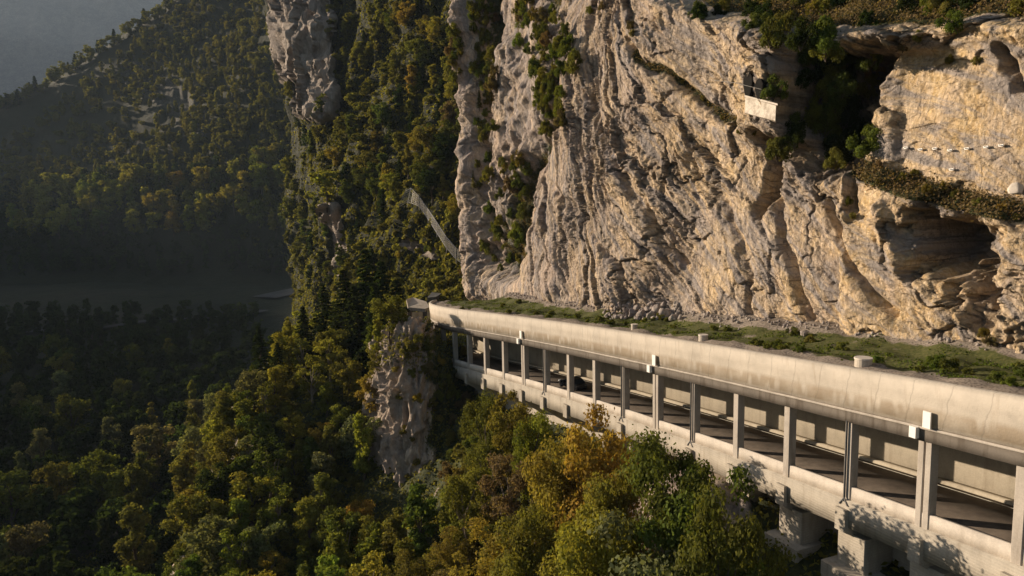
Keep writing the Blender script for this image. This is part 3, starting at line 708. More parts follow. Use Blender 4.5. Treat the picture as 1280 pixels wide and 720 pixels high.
# ------------------------------------------------------------------ the gallery
gal = empty('rockfall_gallery', tuple(G(4.0)[0]))
tag(gal, 'long open-sided concrete rockfall gallery carrying the road along the cliff', 'gallery')
gl = np.array(gal.location)
T0, T1 = -3.5, 19.0
def swp(name, prof, mat, t0=T0, t1=T1, **kw):
    o = sweep(name, prof, t0, t1, mat, None, **kw); o.parent = gal; o.location = -gal.location; return o
swp('rim_wall', [(-.74, 9.2), (-.66, 8.2), (-.57, 7.4), (-.54, 6.45), (-.20, 6.40), (-.20, 9.22), (-.38, 9.3)], M['rim'], attrs=True, step=.1, jitter=.05)
swp('rim_lip', [(-.60, 6.26), (-.18, 6.258), (-.18, 6.397), (-.56, 6.38)], M['conc_col'], jitter=.06)
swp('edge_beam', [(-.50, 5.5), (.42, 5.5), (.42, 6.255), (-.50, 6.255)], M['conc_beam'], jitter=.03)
swp('roof_slab', [(.423, 6.1), (7.2, 6.3), (7.2, 8.4), (.423, 8.4)], M['conc_wall'])
swp('back_wall', [(6.9, -.6), (7.6, -.6), (7.6, 6.29), (6.9, 6.09)], M['conc_wall'])
swp('wall_kerb', [(6.35, .40), (6.897, .40), (6.897, .74), (6.42, .70)], M['conc_wall'])
swp('parapet', [(-.28, .003), (.12, .003), (.10, .92), (-.26, .92)], M['conc_light'], jitter=.02)
swp('deck_edge_beam', [(-.55, -1.9), (.5, -1.9), (.5, 0), (-.55, 0)], M['conc_board'], jitter=.02)
swp('deck_slab', [(.503, -.9), (6.897, -.9), (6.897, .39), (.503, .39)], M['conc_wall'])
swp('lower_wall', [(2.6, -9.5), (3.3, -9.5), (3.3, -.903), (2.6, -.903)], M['conc_board'])
rd = sweep('road', [(.125, .46), (6.347, .46), (6.347, .5), (.125, .5)], T0, T1, M['asphalt']); rd['kind'] = 'structure'
for n0, nm in ((.75, 'edge_line'), (5.9, 'edge_line')):
    ln = sweep(nm, [(n0, .503), (n0 + .13, .503), (n0 + .13, .507), (n0, .507)], T0, T1, M['paint']); ln['kind'] = 'structure'
zz3 = np.array([0, 0, 1.])
def gbox(mb, t, n, z, ht, hn, hz, bev=.03, taper=1.0):
    p, T, N = G(t); T = np.array([T[0], T[1], 0]); T /= np.linalg.norm(T)
    mb.box(p + N * n + zz3 * z, T, -N, zz3, ht, hn, hz, bev, taper)
for i in range(-3, 19):
    c = MB()
    if i in (1, 6, 11, 16, -3):
        gbox(c, i - .045, 0, 2.747, .20, .34, 2.75); gbox(c, i + .045, 0, 2.747, .20, .34, 2.75)
    else:
        gbox(c, i, 0, 2.747, .29, .35, 2.75)
    # the columns stand proud of the parapet
    col_ = c.build('column', M['conc_col'], gal); col_.location = -gal.location
    for v in col_.data.vertices:
        pass
    k = MB(); p, T, N = G(i); T = np.array([T[0], T[1], 0]); T /= np.linalg.norm(T); kv = [(-.86, -.55), (-.86, -2.15), (-.2, -2.5), (2.5, -4.3), (2.5, -.95)]
    k.add([p + T * sg * .42 + N * a + zz3 * b for sg in (-1, 1) for a, b in kv], [(0, 1, 2, 3, 4), (9, 8, 7, 6, 5)] + [(q_, q_ + 5, (q_ + 1) % 5 + 5, (q_ + 1) % 5) for q_ in range(5)])
    kk = k.build('corbel', M['conc_board'], gal); kk.location = -gal.location
    if 3 < i < 9:
        s_ = MB(); gbox(s_, i, 1.6, -5.3, .38, .7, 2.7, .04)
        ss = s_.build('pier', M['conc_wall'], gal); ss.location = -gal.location
def gpanel(t, w_, h_, z, n, name):
    m = MB(); gbox(m, t, n, z, w_, .05, h_, .01); o = m.build(name, M['white'], gal); o.location = -gal.location; return o
for i in (1, 6, 11):
    gpanel(i - .07, .26, .50, 6.95, -.80, 'white_panel')
    m = MB(); gbox(m, i + .09, -.68, 6.0, .24, .16, .35, .02); o = m.build('drain_box', M['white'], gal); o.location = -gal.location
for i in (2, 5, 7, 10):
    p, T, N = G(i); p = p + N * -.47
    m = MB(); m.tube([p + T * .05 + zz3 * 5.6, p + T * .05 + zz3 * .2, p + T * .05 - N * .1 + zz3 * -.1], .075, 8); m.tube([p + T * .0 + zz3 * .15 - N * .05, p + T * .35 - N * .12 - zz3 * .35], .06, 6)
    m.tube([p + T * .0 + zz3 * .15 - N * .05, p - T * .35 - N * .12 - zz3 * .35], .06, 6)
    o = m.build('downpipe', M['pipe'], gal); o.location = -gal.location
# big stepped footings under the near bays
for i in (-1, 0, 1, 2, 3):
    for n, z, a, b_s, c_ in ((1.3, -3.7, 1.15, 1.35, 1.25), (1.0, -6.15, 1.7, 2.0, 1.2), (.6, -10.4, 2.4, 2.7, 3.05)):
        m = MB(); gbox(m, i - .05, n, z, a, b_s, c_, .06); o = m.build('stepped_footing', M['conc_board'], gal); o.location = -gal.location

# second short gallery beyond the bend
g2 = empty('covered_gallery', tuple(P(522, 405, 150)))
tag(g2, 'short flat-roofed concrete gallery with dark columns beyond the bend', 'gallery')
def P2(mb, a, b, thick, dz, mat=None): pass
def slabm(name, pts, th, mat):
    m = MB(); pts = [np.asarray(p_) for p_ in pts]; n = len(pts)
    m.add(pts + [p_ - zz3 * th for p_ in pts], [tuple(range(n)), tuple(range(2 * n - 1, n - 1, -1))] + [(i, n + i, n + (i + 1) % n, (i + 1) % n) for i in range(n)])
    o = m.build(name, mat, g2); o.location = -g2.location; return o
slabm('roof_slab', [P(508, 374, 158), P(516, 371.5, 166), P(533, 377, 160), P(537, 384, 152), P(531, 386, 149), P(510, 384, 150)], .7, M['conc'])
for (x, y, d, h_) in ((512, 388, 151, 4.2), (531, 388, 150, 5.2), (541, 388, 156, 5.0)):
    m = MB(); m.box(P(x, y, d) - zz3 * h_ / 2, (1, 0, 0), (0, 1, 0), (0, 0, 1), .42, .42, h_ / 2, .03); o = m.build('column', M['conc_beam'], g2); o.location = -g2.location
slabm('back_wall', [P(494, 391, 163), P(548, 389, 162), P(548, 389, 163), P(494, 391, 164)], 5.0, M['conc_wall'])
slabm('parapet', [P(492, 397, 150), P(540, 402, 149), P(540, 402, 149.6), P(492, 397, 150.6)], 1.2, M['conc'])
slabm('deck', [P(492, 402, 150.8), P(540, 406, 149.7), P(548, 401, 162), P(494, 400, 162.5)], .8, M['conc'])
rb = MB(); pts = [P(534, 372, 172), P(545, 371, 172), P(553, 366, 186), P(540, 365, 188)]
rb.add(pts + [p_ - zz3 for p_ in pts], [(0, 1, 2, 3), (7, 6, 5, 4), (0, 4, 5, 1), (1, 5, 6, 2), (2, 6, 7, 3), (3, 7, 4, 0)]); o = rb.build('road', M['valley_road']); o['kind'] = 'structure'

# ------------------------------------------------------------------ objects on the roof and in the gallery
def hit(u, v, bv, mx=3000):
    d = Vector(ray(u, v)).normalized(); best = None
    for b in bv:
        h = b.ray_cast(Vector((0, 0, 0)), d, mx)
        if h[0] is not None and (best is None or h[3] < best[3]): best = h
    return None if best is None else np.array(best[0])
for (u, v, lab, r_) in ((793, 411, 'small round concrete shaft head farthest along the gallery roof', .36), (879, 425, 'round concrete shaft head midway along the turf of the gallery roof', .42), (1079, 456, 'wide low concrete shaft head nearest the camera on the gallery roof', .56)):
    p = hit(u, v, [B_R])
    e = empty('shaft_head', tuple(p)); tag(e, lab, 'concrete shaft', 'round shaft heads on the roof')
    m = MB(); m.tube([(0, 0, -.3), (0, 0, .42)], [r_, r_], 20); m.build('ring', M['conc'], e)
    m = MB(); m.tube([(0, 0, .423), (0, 0, .52)], [r_ * 1.08, r_ * 1.05], 20); m.build('lid', M['conc_light'], e)

def make_car(loc, ang_):
    e = empty('car', loc, ang_)
    tag(e, 'black car driving inside the concrete gallery toward its far end', 'car')
    # body from lofted sections (x forward)
    prof = [(-2.15, .45, .62, .70), (-2.1, .35, .95, .80), (-1.4, .28, 1.02, .88), (-.4, .26, .98, .90), (.7, .26, .96, .90), (1.5, .28, .86, .86), (2.05, .34, .74, .76), (2.2, .45, .6, .62)]
    V = []; F = []
    for x, z0, z1, hw in prof:
        for y, z in ((-hw * .92, z0), (-hw, (z0 + z1) * .5), (-hw * .95, z1 - .06), (-hw * .8, z1), (hw * .8, z1), (hw * .95, z1 - .06), (hw, (z0 + z1) * .5), (hw * .92, z0)): V.append((x, y, z))
    for i in range(len(prof) - 1):
        for j in range(8): F.append((i * 8 + j, i * 8 + (j + 1) % 8, (i + 1) * 8 + (j + 1) % 8, (i + 1) * 8 + j))
    F += [tuple(range(7, -1, -1)), tuple(range(56, 64))]
    m = MB(); m.add(V, F); m.build('body', M['carpaint'], e)
    gv = [(-1.75, .80, .98), (-1.2, .66, 1.40), (.1, .64, 1.42), (.95, .80, .97)]
    V = [(x, -w_, z) for x, w_, z in gv] + [(x, w_, z) for x, w_, z in gv]
    m = MB(); m.add(V, [(0, 1, 2, 3), (7, 6, 5, 4), (0, 4, 5, 1), (2, 6, 7, 3)]); m.build('window', M['glass'], e)
    m = MB(); m.add([(-1.2, -.67, 1.405), (.12, -.65, 1.425), (.12, .65, 1.425), (-1.2, .67, 1.405), (-1.15, -.6, 1.46), (.05, -.58, 1.47), (.05, .58, 1.47), (-1.15, .6, 1.46)], [(4, 5, 6, 7), (0, 1, 5, 4), (1, 2, 6, 5), (2, 3, 7, 6), (3, 0, 4, 7)]); m.build('roof', M['carpaint'], e)
    for sx in (-1.35, 1.35):
        for sy in (-.82, .82):
            m = MB(); m.tube([(sx, sy - .1, .33), (sx, sy + .1, .33)], .33, 18); wv_ = m.build('wheel', M['tyre'], e)
            m = MB(); m.tube([(sx, sy - .11, .33), (sx, sy + .11, .33)], .2, 12); m.build('rim', M['chrome'], wv_)
    for sy in (-.58, .58):
        m = MB(); m.box((2.10, sy, .66), (1, 0, 0), (0, 1, 0), (0, 0, 1), .09, .17, .07, .02); m.build('headlight', M['lamp'], e)
        m = MB(); m.box((-2.13, sy, .8), (1, 0, 0), (0, 1, 0), (0, 0, 1), .05, .17, .07, .02); m.build('tail_light', M['pipe'], e)
    return e
pc, Tc, Nc = G(9.55)
pc = pc + Nc * 2.2 + zz3 * .5
make_car(tuple(pc), math.atan2(Tc[1], Tc[0]))

# masonry wall closing the cliff cave, with its wire
mw = empty('masonry_wall', tuple(hit(950, 148, [B_cliff])))
tag(mw, 'whitewashed stone wall closing a cave mouth high in the cliff', 'wall')
hA = hit(931, 146, [B_cliff]); hB = hit(972, 150, [B_cliff])
dA = hA @ cF; dB = hB @ cF; dq = min(dA - 4.2, dB) - .6
a0, a1, a2, a3 = P(931, 141, dq + 4.2), P(969, 151, dq), P(970, 132, dq), P(931.5, 121, dq + 4.2)
bk = np.array([.62, 1.6, 0])
m = MB(); m.add([a0, a1, a2, a3, a0 + bk, a1 + bk, a2 + bk, a3 + bk], [(0, 1, 2, 3), (7, 6, 5, 4), (3, 2, 6, 7), (1, 5, 6, 2), (0, 3, 7, 4), (0, 4, 5, 1)])
stone = NB('whitewashed_masonry'); vo = stone.vor(stone.co((1.6, 1.6, 2.2)), 1.2, 'DISTANCE_TO_EDGE')
msc = stone.mix(stone.ramp(stone.noise(stone.co((.9,) * 3), 1.4, 5, .7), [(.45, 0.0), (.62, .8)]), (.60, .54, .46), (.30, .25, .20))
M['masonry'] = stone.done(stone.mix(stone.ramp(vo, [(0, .45), (.05, 0.0)]), msc, (.3, .26, .2)), stone.bump(vo, .06, .6))
o = m.build('wall_face', M['masonry'], mw); o.location = -mw.location
m = MB(); e1 = np.array([.6, -.9, 0]) * .1
m.add([p_ + zz3 * dz + sh for dz in (.003, .16) for p_, sh in ((a3, np.array([-.1, -.1, 0])), (a2, np.array([.1, -.1, 0])), (a2 + bk, np.array([.1, .1, 0])), (a3 + bk, np.array([-.1, .1, 0])))], [(3, 2, 1, 0), (4, 5, 6, 7), (0, 1, 5, 4), (1, 2, 6, 5), (2, 3, 7, 6), (3, 0, 4, 7)])
o = m.build('coping', M['conc_light'], mw); o.location = -mw.location
# cave openings behind the wall: near-black plugs, the shade inside painted on
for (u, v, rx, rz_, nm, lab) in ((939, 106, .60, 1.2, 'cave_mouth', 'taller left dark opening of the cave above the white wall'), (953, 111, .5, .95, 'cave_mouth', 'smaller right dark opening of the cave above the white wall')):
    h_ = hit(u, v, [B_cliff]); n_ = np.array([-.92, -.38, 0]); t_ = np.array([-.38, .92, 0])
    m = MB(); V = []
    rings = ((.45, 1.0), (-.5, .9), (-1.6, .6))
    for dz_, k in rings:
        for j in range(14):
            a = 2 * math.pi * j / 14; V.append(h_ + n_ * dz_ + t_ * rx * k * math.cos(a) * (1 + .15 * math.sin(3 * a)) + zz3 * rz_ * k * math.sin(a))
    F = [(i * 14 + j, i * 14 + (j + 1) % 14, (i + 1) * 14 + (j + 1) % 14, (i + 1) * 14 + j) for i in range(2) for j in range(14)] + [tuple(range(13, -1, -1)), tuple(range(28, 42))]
    m.add(V, F); M.setdefault('cave', simple('painted_cave_shade', (.012, .011, .010), 1.0)); o = m.build(nm, M['cave']); tag(o, lab, 'cave', kind='structure')
wv2 = MB(); wpts = [hit(895, 100, [B_cliff]), hit(928, 104, [B_cliff]), hit(960, 112, [B_cliff]), hit(985, 122, [B_cliff])]
wv2.tube([p_ + np.array([-.75, -.3, 0]) for p_ in wpts], .02, 4); tag(wv2.build('steel_cable', M['steel']), 'thin steel cable strung across the rock above the white wall', 'cable')

# rock anchors on the slab
anch = [(1135, 185), (1153, 187), (1171, 186), (1190, 188), (1211, 186), (1235, 184), (1254, 182), (1192, 212)]
words = ['leftmost', 'second from the left', 'third from the left', 'fourth from the left', 'third from the right', 'second from the right', 'rightmost']
for k, (u, v) in enumerate(anch):
    h_ = hit(u, v, [B_cliff])
    if h_ is None: continue
    e = empty('rock_anchor', tuple(h_))
    tag(e, ('pale anchor plate alone below the row on the ochre slab' if k == 7 else 'pale anchor plate, %s in the row across the ochre slab' % words[k]), 'rock anchor', 'anchor plates on the ochre slab')
    m = MB(); n_ = np.array([-.92, -.38, .08]); m.box(n_ * .2, (-.38, .92, 0), (0, 0, 1), (-.92, -.38, 0), .17, .08, .06, .02); m.build('plate', M['white'], e)
    m = MB(); m.tube([n_ * -.3, n_ * .5], .035, 6); m.build('rod', M['steel'], e)

# boulders
def boulder_mesh(seed, sub=3):
    import bmesh
    bm = bmesh.new(); bmesh.ops.create_icosphere(bm, subdivisions=sub, radius=1)
    V = np.array([v.co for v in bm.verts]); F = np.array([[v.index for v in f.verts] for f in bm.faces]); bm.free()
    r = np.random.RandomState(seed)
    for _ in range(9):
        n = r.normal(size=3); n /= np.linalg.norm(n); c = r.uniform(.45, .8); d = V @ n; V = V - n[None] * np.maximum(0, d - c)[:, None]
    V *= 1 + .10 * fbm(V[:, 0] * 1.5 + seed, V[:, 1] * 1.5, V[:, 2] * 1.5, 3, 9)[:, None]
    V *= r.uniform(.7, 1.15, 3)
    return V, F
bmesh_ = []
for s_ in range(5):
    V, F = boulder_mesh(s_); o = mk('boulder', V, F, M['boulder'], None, False, {'ochre': 0 * V[:, 0], 'veg': 0 * V[:, 0], 'dark': 0 * V[:, 0]}); bmesh_.append(o.data); bpy.data.objects.remove(o)
rng = np.random.RandomState(3)
bl = [(776, 396, .5), (783, 390, .55), (791, 393, .6), (797, 387, .5), (803, 395, .75), (810, 390, .6), (815, 397, .8), (822, 391, .75), (829, 397, .9), (836, 393, .6), (842, 399, .55), (768, 393, .45), (1005, 420, .4)]
for k, (u, v, r_) in enumerate(bl):
    h_ = hit(u, v, [B_R, B_cliff])
    o = bpy.data.objects.new('boulder', bmesh_[k % 5]); COL.objects.link(o); o.location = h_ + np.array([-.1, -.1, r_ * .35]); o.scale = (r_,) * 3; o.rotation_euler = rng.uniform(0, 6, 3)
    lab = 'lone pale stone at the cliff foot right of the rubble pile' if k == 12 else '%s grey boulder in the rubble pile, %s' % (['small', 'mid-sized', 'large'][int(r_ > .52) + int(r_ > .7)], 'first second third fourth fifth sixth seventh eighth ninth tenth eleventh twelfth'.split()[sorted(range(12), key=lambda q_: bl[q_][0]).index(k)] + ' from the left') if k < 12 else ''
    tag(o, lab, 'boulder', 'boulders of the rubble pile' if k < 12 else None)
h_ = hit(1274, 243, [B_cliff]); o = bpy.data.objects.new('boulder', bmesh_[2]); COL.objects.link(o); o.location = h_ + np.array([-.4, -.3, .3]); o.scale = (.55, .55, .6); tag(o, 'white boulder perched on the brushy bench at the right edge', 'boulder')
sm = bpy.data.materials; o.data = bmesh_[2].copy(); o.data.materials.clear(); o.data.materials.append(M['conc_light'])
# scree: many small stones at the foot of the cliff, one mass
VV, FF, n0 = [], [], 0
bV, bF = boulder_mesh(2, 1)
pts_s = []
for _ in range(900):
    t = rng.uniform(-3, 18); p, T, N = G(t); i = int(np.clip((t + 3.6) / .08, 0, len(wd) - 1)); n = wd[i] - 5 - abs(rng.normal(0, .8)) + .6
    p = p + N * n; h = B_R.ray_cast(Vector((p[0], p[1], p[2] + 30)), Vector((0, 0, -1)))
    if h[0] is not None: pts_s.append((np.array(h[0]), rng.uniform(.07, .26)))
for _ in range(260):
    h_ = hit(rng.uniform(755, 850), rng.uniform(380, 400), [B_R, B_cliff])
    if h_ is not None: pts_s.append((h_, rng.uniform(.15, .42)))
for p, r_ in pts_s:
    a = rng.uniform(0, 6.28); c_, s_ = math.cos(a), math.sin(a); R_ = np.array([[c_, -s_, 0], [s_, c_, 0], [0, 0, 1]])
    VV.append((bV * rng.uniform(.7, 1.2, 3)) @ R_.T * r_ + p + [0, 0, r_ * .3]); FF.append(bF + n0); n0 += len(bV)
VV = np.concatenate(VV); o = mk('scree', VV, np.concatenate(FF), M['boulder'], None, False, {'ochre': 0 * VV[:, 0], 'veg': 0 * VV[:, 0], 'dark': 0 * VV[:, 0]})
tag(o, 'grey rubble and loose stones scattered along the foot of the cliff', 'rubble', kind='stuff')

# rockfall net
netp = [(507, 243, 222), (514, 240, 221), (524, 250, 218), (535, 266, 214), (546, 283, 209), (558, 302, 204), (570, 316, 199), (583, 326, 194)]
nete = empty('rockfall_net', tuple(P(540, 285, 212))); tag(nete, 'grey wire rockfall net running down the scrubby spur', 'safety net')
bot = np.array([hit(u, v + 8, [B_mid]) for u, v, _ in netp]); bot -= bot / np.linalg.norm(bot, axis=1)[:, None] * 4.0
top = bot + [0, 0, 3.0]; bot[0] += [-2.5, 0, -2]; bot[1] += [-1, 0, -1]
nete.location = tuple(bot[4])
tt_ = np.linspace(0, len(netp) - 1, 60); ti = lambda A: np.stack([np.interp(tt_, np.arange(len(netp)), A[:, k]) for k in range(3)], -1)
TT, BB = ti(top), ti(bot)
m = MB()
for i in range(60): m.tube([TT[i], BB[i]], .03, 3, False)
for k in np.linspace(0, 1, 7): m.tube(list(TT * (1 - k) + BB * k), .035 if 0 < k < 1 else .09, 3, False)
o = m.build('wire_mesh', M['steel'], nete); o.location = -nete.location
for a, b in zip(top[1:], bot[1:]):
    m = MB(); m.tube([a + (a - b) * .05, b - (a - b) * .4], .09, 6); o = m.build('post', M['steel'], nete); o.location = -nete.location

# valley road and track
def ribbon(name, px, wdt, mat):
    c = np.array([hit(u, v, [B_gr]) for u, v in px]); d = np.gradient(c, axis=0); n = np.stack([-d[:, 1], d[:, 0], 0 * d[:, 0]], -1); n /= np.linalg.norm(n, axis=1)[:, None]
    c = c + [0, 0, 1.6]; ti_ = np.linspace(0, len(c) - 1, 60)
    r = lambda A: np.stack([np.interp(ti_, np.arange(len(c)), A[:, k]) for k in range(3)], -1)
    V = np.stack([r(c - n * wdt / 2), r(c + n * wdt / 2)], 1).reshape(-1, 3); o = mk(name, V, gridF(60, 2), mat); o['kind'] = 'structure'; return o
ribbon('road', [(330, 374), (352, 369), (375, 364), (395, 361), (430, 360)], 26, M['valley_road'])
ribbon('road', [(-40, 421), (60, 416), (130, 412), (180, 404), (240, 401), (300, 398), (330, 390)], 9, M['valley_road'])

# ------------------------------------------------------------------ vegetation meshes
def leaf_quads(P_, Nrm, size, r, aspect=1.0):
    n = len(P_)
    Nrm = Nrm / (np.linalg.norm(Nrm, axis=1)[:, None] + 1e-9)
    a = np.cross(Nrm, r.normal(size=(n, 3))); a /= np.linalg.norm(a, axis=1)[:, None] + 1e-9; b = np.cross(Nrm, a)
    s = size * r.uniform(.6, 1.3, n)[:, None]
    # pointed leaf-clump: a kite with ragged corners
    c0 = P_ - a * s * r.uniform(.7, 1.1, (n, 1)) * aspect; c1 = P_ - b * s * r.uniform(.35, .8, (n, 1)); c2 = P_ + a * s * r.uniform(.7, 1.1, (n, 1)) * aspect; c3 = P_ + b * s * r.uniform(.35, .8, (n, 1))
    c1 += Nrm * s * .25; c3 -= Nrm * s * .15
    V = np.stack([c0, c1, c2, c3], 1).reshape(-1, 3); F = np.arange(4 * n).reshape(-1, 4)
    return V, F
def crown_leaves(seed, n, size, kind):
    """leaf clumps and the branch skeleton of a 10 m tree"""
    r = np.random.RandomState(seed); lob = []
    if kind == 'round':
        for _ in range(34):
            th = r.uniform(0, 6.28); z = r.uniform(2.6, 9.0); env = 2.9 * math.sqrt(max(.05, 1 - ((z - 5.6) / 4.3) ** 2)); rr = env * r.uniform(.25, 1.05) * (1 + .25 * math.cos(th - seed)); z += .5 * math.sin(th + seed)
            lob.append((rr * math.cos(th), rr * math.sin(th), z, r.uniform(.5, 1.35)))
    elif kind == 'tall':
        for _ in range(26):
            th = r.uniform(0, 6.28); z = r.uniform(1.8, 9.4); env = 1.75 * math.sqrt(max(.05, 1 - ((z - 5.3) / 4.9) ** 2)); rr = env * r.uniform(.2, .85)
            lob.append((rr * math.cos(th), rr * math.sin(th), z, r.uniform(.5, 1.0)))
    elif kind == 'poplar':
        for _ in range(20):
            th = r.uniform(0, 6.28); z = r.uniform(1.2, 9.5); env = .85 * math.sqrt(max(.08, 1 - ((z - 5) / 5.1) ** 2)); rr = env * r.uniform(.1, .8)
            lob.append((rr * math.cos(th), rr * math.sin(th), z, r.uniform(.4, .7)))
    elif kind == 'sparse':
        for _ in range(30):
            th = r.uniform(0, 6.28); z = r.uniform(3.0, 9.3); env = 2.6 * math.sqrt(max(.1, 1 - ((z - 6.2) / 4) ** 2)); rr = env * r.uniform(.3, 1.0)
            lob.append((rr * math.cos(th), rr * math.sin(th), z, r.uniform(.45, .9)))
    elif kind == 'bush':
        for _ in range(14):
            th = r.uniform(0, 6.28); rr = r.uniform(0, 3.6); z = r.uniform(.8, 5.5) * (1 - rr / 6.5); lob.append((rr * math.cos(th), rr * math.sin(th), z, r.uniform(.9, 1.9)))
    if kind == 'conifer':
        k = 24; Ps, Ns = [], []; per = n // (k * 7)
        for i in range(k):
            z0 = 1.0 + 8.6 * i / k; L = 2.5 * (1 - (i / k) ** 1.1) ** .9 + .15
            for j in range(7):
                th = r.uniform(0, 6.28); LL = L * r.uniform(.65, 1.15); q = r.uniform(.08, 1, per) ** .8
                spread = .28 * LL * (1 - q * .6) * r.normal(0, .6, per)
                x = q * LL * math.cos(th) - spread * math.sin(th); y = q * LL * math.sin(th) + spread * math.cos(th)
                z = z0 - .32 * q * LL + .12 * q ** 2 * LL + r.normal(0, .05, per)
                Ps.append(np.stack([x, y, z], -1)); Ns.append(np.stack([.25 * math.cos(th) + r.normal(0, .35, per), .25 * math.sin(th) + r.normal(0, .35, per), np.ones(per)], -1))
        Pq, Nq = np.concatenate(Ps), np.concatenate(Ns); lobi = (np.arange(len(Pq)) // per) % 40
        V, F = leaf_quads(Pq, Nq, size, r, 1.3); lob = [(0, 0, 9.5, .3)]
    else:
        lo = np.array(lob); wts = lo[:, 3] ** 2; wts /= wts.sum(); li = r.choice(len(lo), n, p=wts)
        d = r.normal(size=(n, 3)); d[:, 2] = d[:, 2] * .9 + .25; d /= np.linalg.norm(d, axis=1)[:, None]
        # sub-clumps on each lobe for a broken outline
        sub = r.normal(size=(len(lo), 9, 3)); sub /= np.linalg.norm(sub, axis=-1, keepdims=True)
        pick = sub[li, r.randint(0, 9, n)]
        d = d * .55 + pick * .75; dn = d / np.linalg.norm(d, axis=1)[:, None]
        rad = lo[li, 3][:, None] * r.uniform(.45, 1.12, (n, 1)); rad *= 1 + .25 * r.normal(size=(n, 1)) * (r.uniform(size=(n, 1)) < .15)
        Pq = lo[li, :3] + dn * rad * np.array([1, 1, .82]); Nq = dn + r.normal(0, .55, (n, 3)) + np.array([0, 0, .25]); lobi = li * 9
        V, F = leaf_quads(Pq, Nq, size, r)
    r1 = r.uniform(0, 1, 400); a1 = np.clip(.5 * r1[lobi % 400] + .5 * r.uniform(0, 1, len(Pq)), 0, 1)
    a2 = np.clip(.4 * r1[(lobi * 7 + 3) % 400] + .6 * r.uniform(0, 1, len(Pq)), 0, 1)
    return V, F, np.repeat(a1, 4), np.repeat(a2, 4), lob
def trunk_mesh(seed, lob, kind):
    r = np.random.RandomState(seed); m = MB()
    if kind == 'bush':
        for l in lob[:6]: m.tube([(0, 0, -.8), (l[0] * .5, l[1] * .5, l[2] * .5), l[:3]], [.14, .08, .03], 5)
    else:
        H = 9.3 if kind in ('conifer', 'poplar') else 7.6
        b = r.normal(0, .22, (5, 2)); b[0] = 0
        zs = np.linspace(-1.2, H, 5); ax = np.stack([b[:, 0], b[:, 1], zs], -1)
        m.tube(list(ax), [.24, .19, .15, .10, .03], 7)
        if kind not in ('conifer', 'poplar'):
            for l in lob[:11]:
                z0 = max(1.2, l[2] * r.uniform(.35, .6)); px_ = np.interp(z0, zs, ax[:, 0]); py_ = np.interp(z0, zs, ax[:, 1])
                mid_ = ((px_ + l[0]) * .5 + r.normal(0, .15), (py_ + l[1]) * .5 + r.normal(0, .15), (z0 + l[2]) * .5 + .2)
                m.tube([(px_, py_, z0), mid_, l[:3]], [.10, .065, .02], 5)
        elif kind == 'conifer':
            for i in range(10):
                th = r.uniform(0, 6.28); z0 = 1 + .8 * i; L = 2.0 * (1 - i / 11); m.tube([(0, 0, z0), (L * math.cos(th), L * math.sin(th), z0 - .25 * L)], [.05, .015], 4)
    return m
TREES = {}
def variant(kind, lod, k):
    key = (kind, lod, k)
    if key not in TREES:
        n, s = {'hi': (17000, .115), 'mid': (5200, .21), 'lo': (1100, .46)}[lod]
        if kind == 'conifer': n = int(n * 1.1); s *= .85
        if kind == 'sparse': n = int(n * .5)
        if kind == 'poplar': n = int(n * .6)
        if kind == 'bush': n = int(n * .8); s *= 1.25
        sd = hash((kind.__len__() * 31 + k * 7 + len(lod))) % 9973 + {'round': 1, 'tall': 2, 'poplar': 3, 'sparse': 4, 'bush': 5, 'conifer': 6}[kind] * 100
        V, F, a1, a2, lob = crown_leaves(sd, n, s, kind)
        c = mk('crown', V, F, M['leaf'], None, False, {'rnd': a1, 'rnd2': a2}); cm = c.data; bpy.data.objects.remove(c)
        tm = trunk_mesh(sd, lob, kind).build('trunk', M['bark_pale'] if kind == 'sparse' else M['bark']); td = tm.data; bpy.data.objects.remove(tm)
        TREES[key] = (cm, td, V, F, a1, a2)
    return TREES[key]
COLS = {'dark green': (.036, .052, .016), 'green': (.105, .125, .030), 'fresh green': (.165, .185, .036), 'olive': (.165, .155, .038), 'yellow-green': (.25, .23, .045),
        'golden': (.29, .23, .050), 'orange': (.26, .17, .045), 'russet': (.170, .125, .064), 'grey-green': (.150, .155, .075)}
ALLT = []
def tree(name, p, h, kind, colr, lod, region, rs, wide=1.0, jit=.10):
    k = rs.randint(0, 3 if lod != 'hi' else 4); cm, td = variant(kind, lod, k)[:2]
    e = empty(name, tuple(p), rs.uniform(0, 6.28)); sc_ = h / 10.0; e.scale = (sc_ * wide * rs.uniform(.9, 1.1), sc_ * wide * rs.uniform(.9, 1.1), sc_)
    c = bpy.data.objects.new('crown', cm); COL.objects.link(c); c.parent = e
    col_ = np.array(COLS[colr]) * rs.uniform(1 - jit, 1 + jit, 3); c.color = (*col_, 1)
    t = bpy.data.objects.new('trunk', td); COL.objects.link(t); t.parent = e
    u, v = proj(np.array(p) + [0, 0, h * .6])
    ALLT.append(dict(e=e, p=np.array(p), ch=(c, t), big=h / np.linalg.norm(p), c=col_, u=float(u), v=float(v), h=h, kind=kind, col=colr, region=region, name=name))
    return e
def inpoly(u, v, poly):
    c = False; n = len(poly); j = n - 1
    for i in range(n):
        if (poly[i][1] > v) != (poly[j][1] > v) and u < (poly[j][0] - poly[i][0]) * (v - poly[i][1]) / (poly[j][1] - poly[i][1] + 1e-9) + poly[i][0]: c = not c
        j = i
    return c
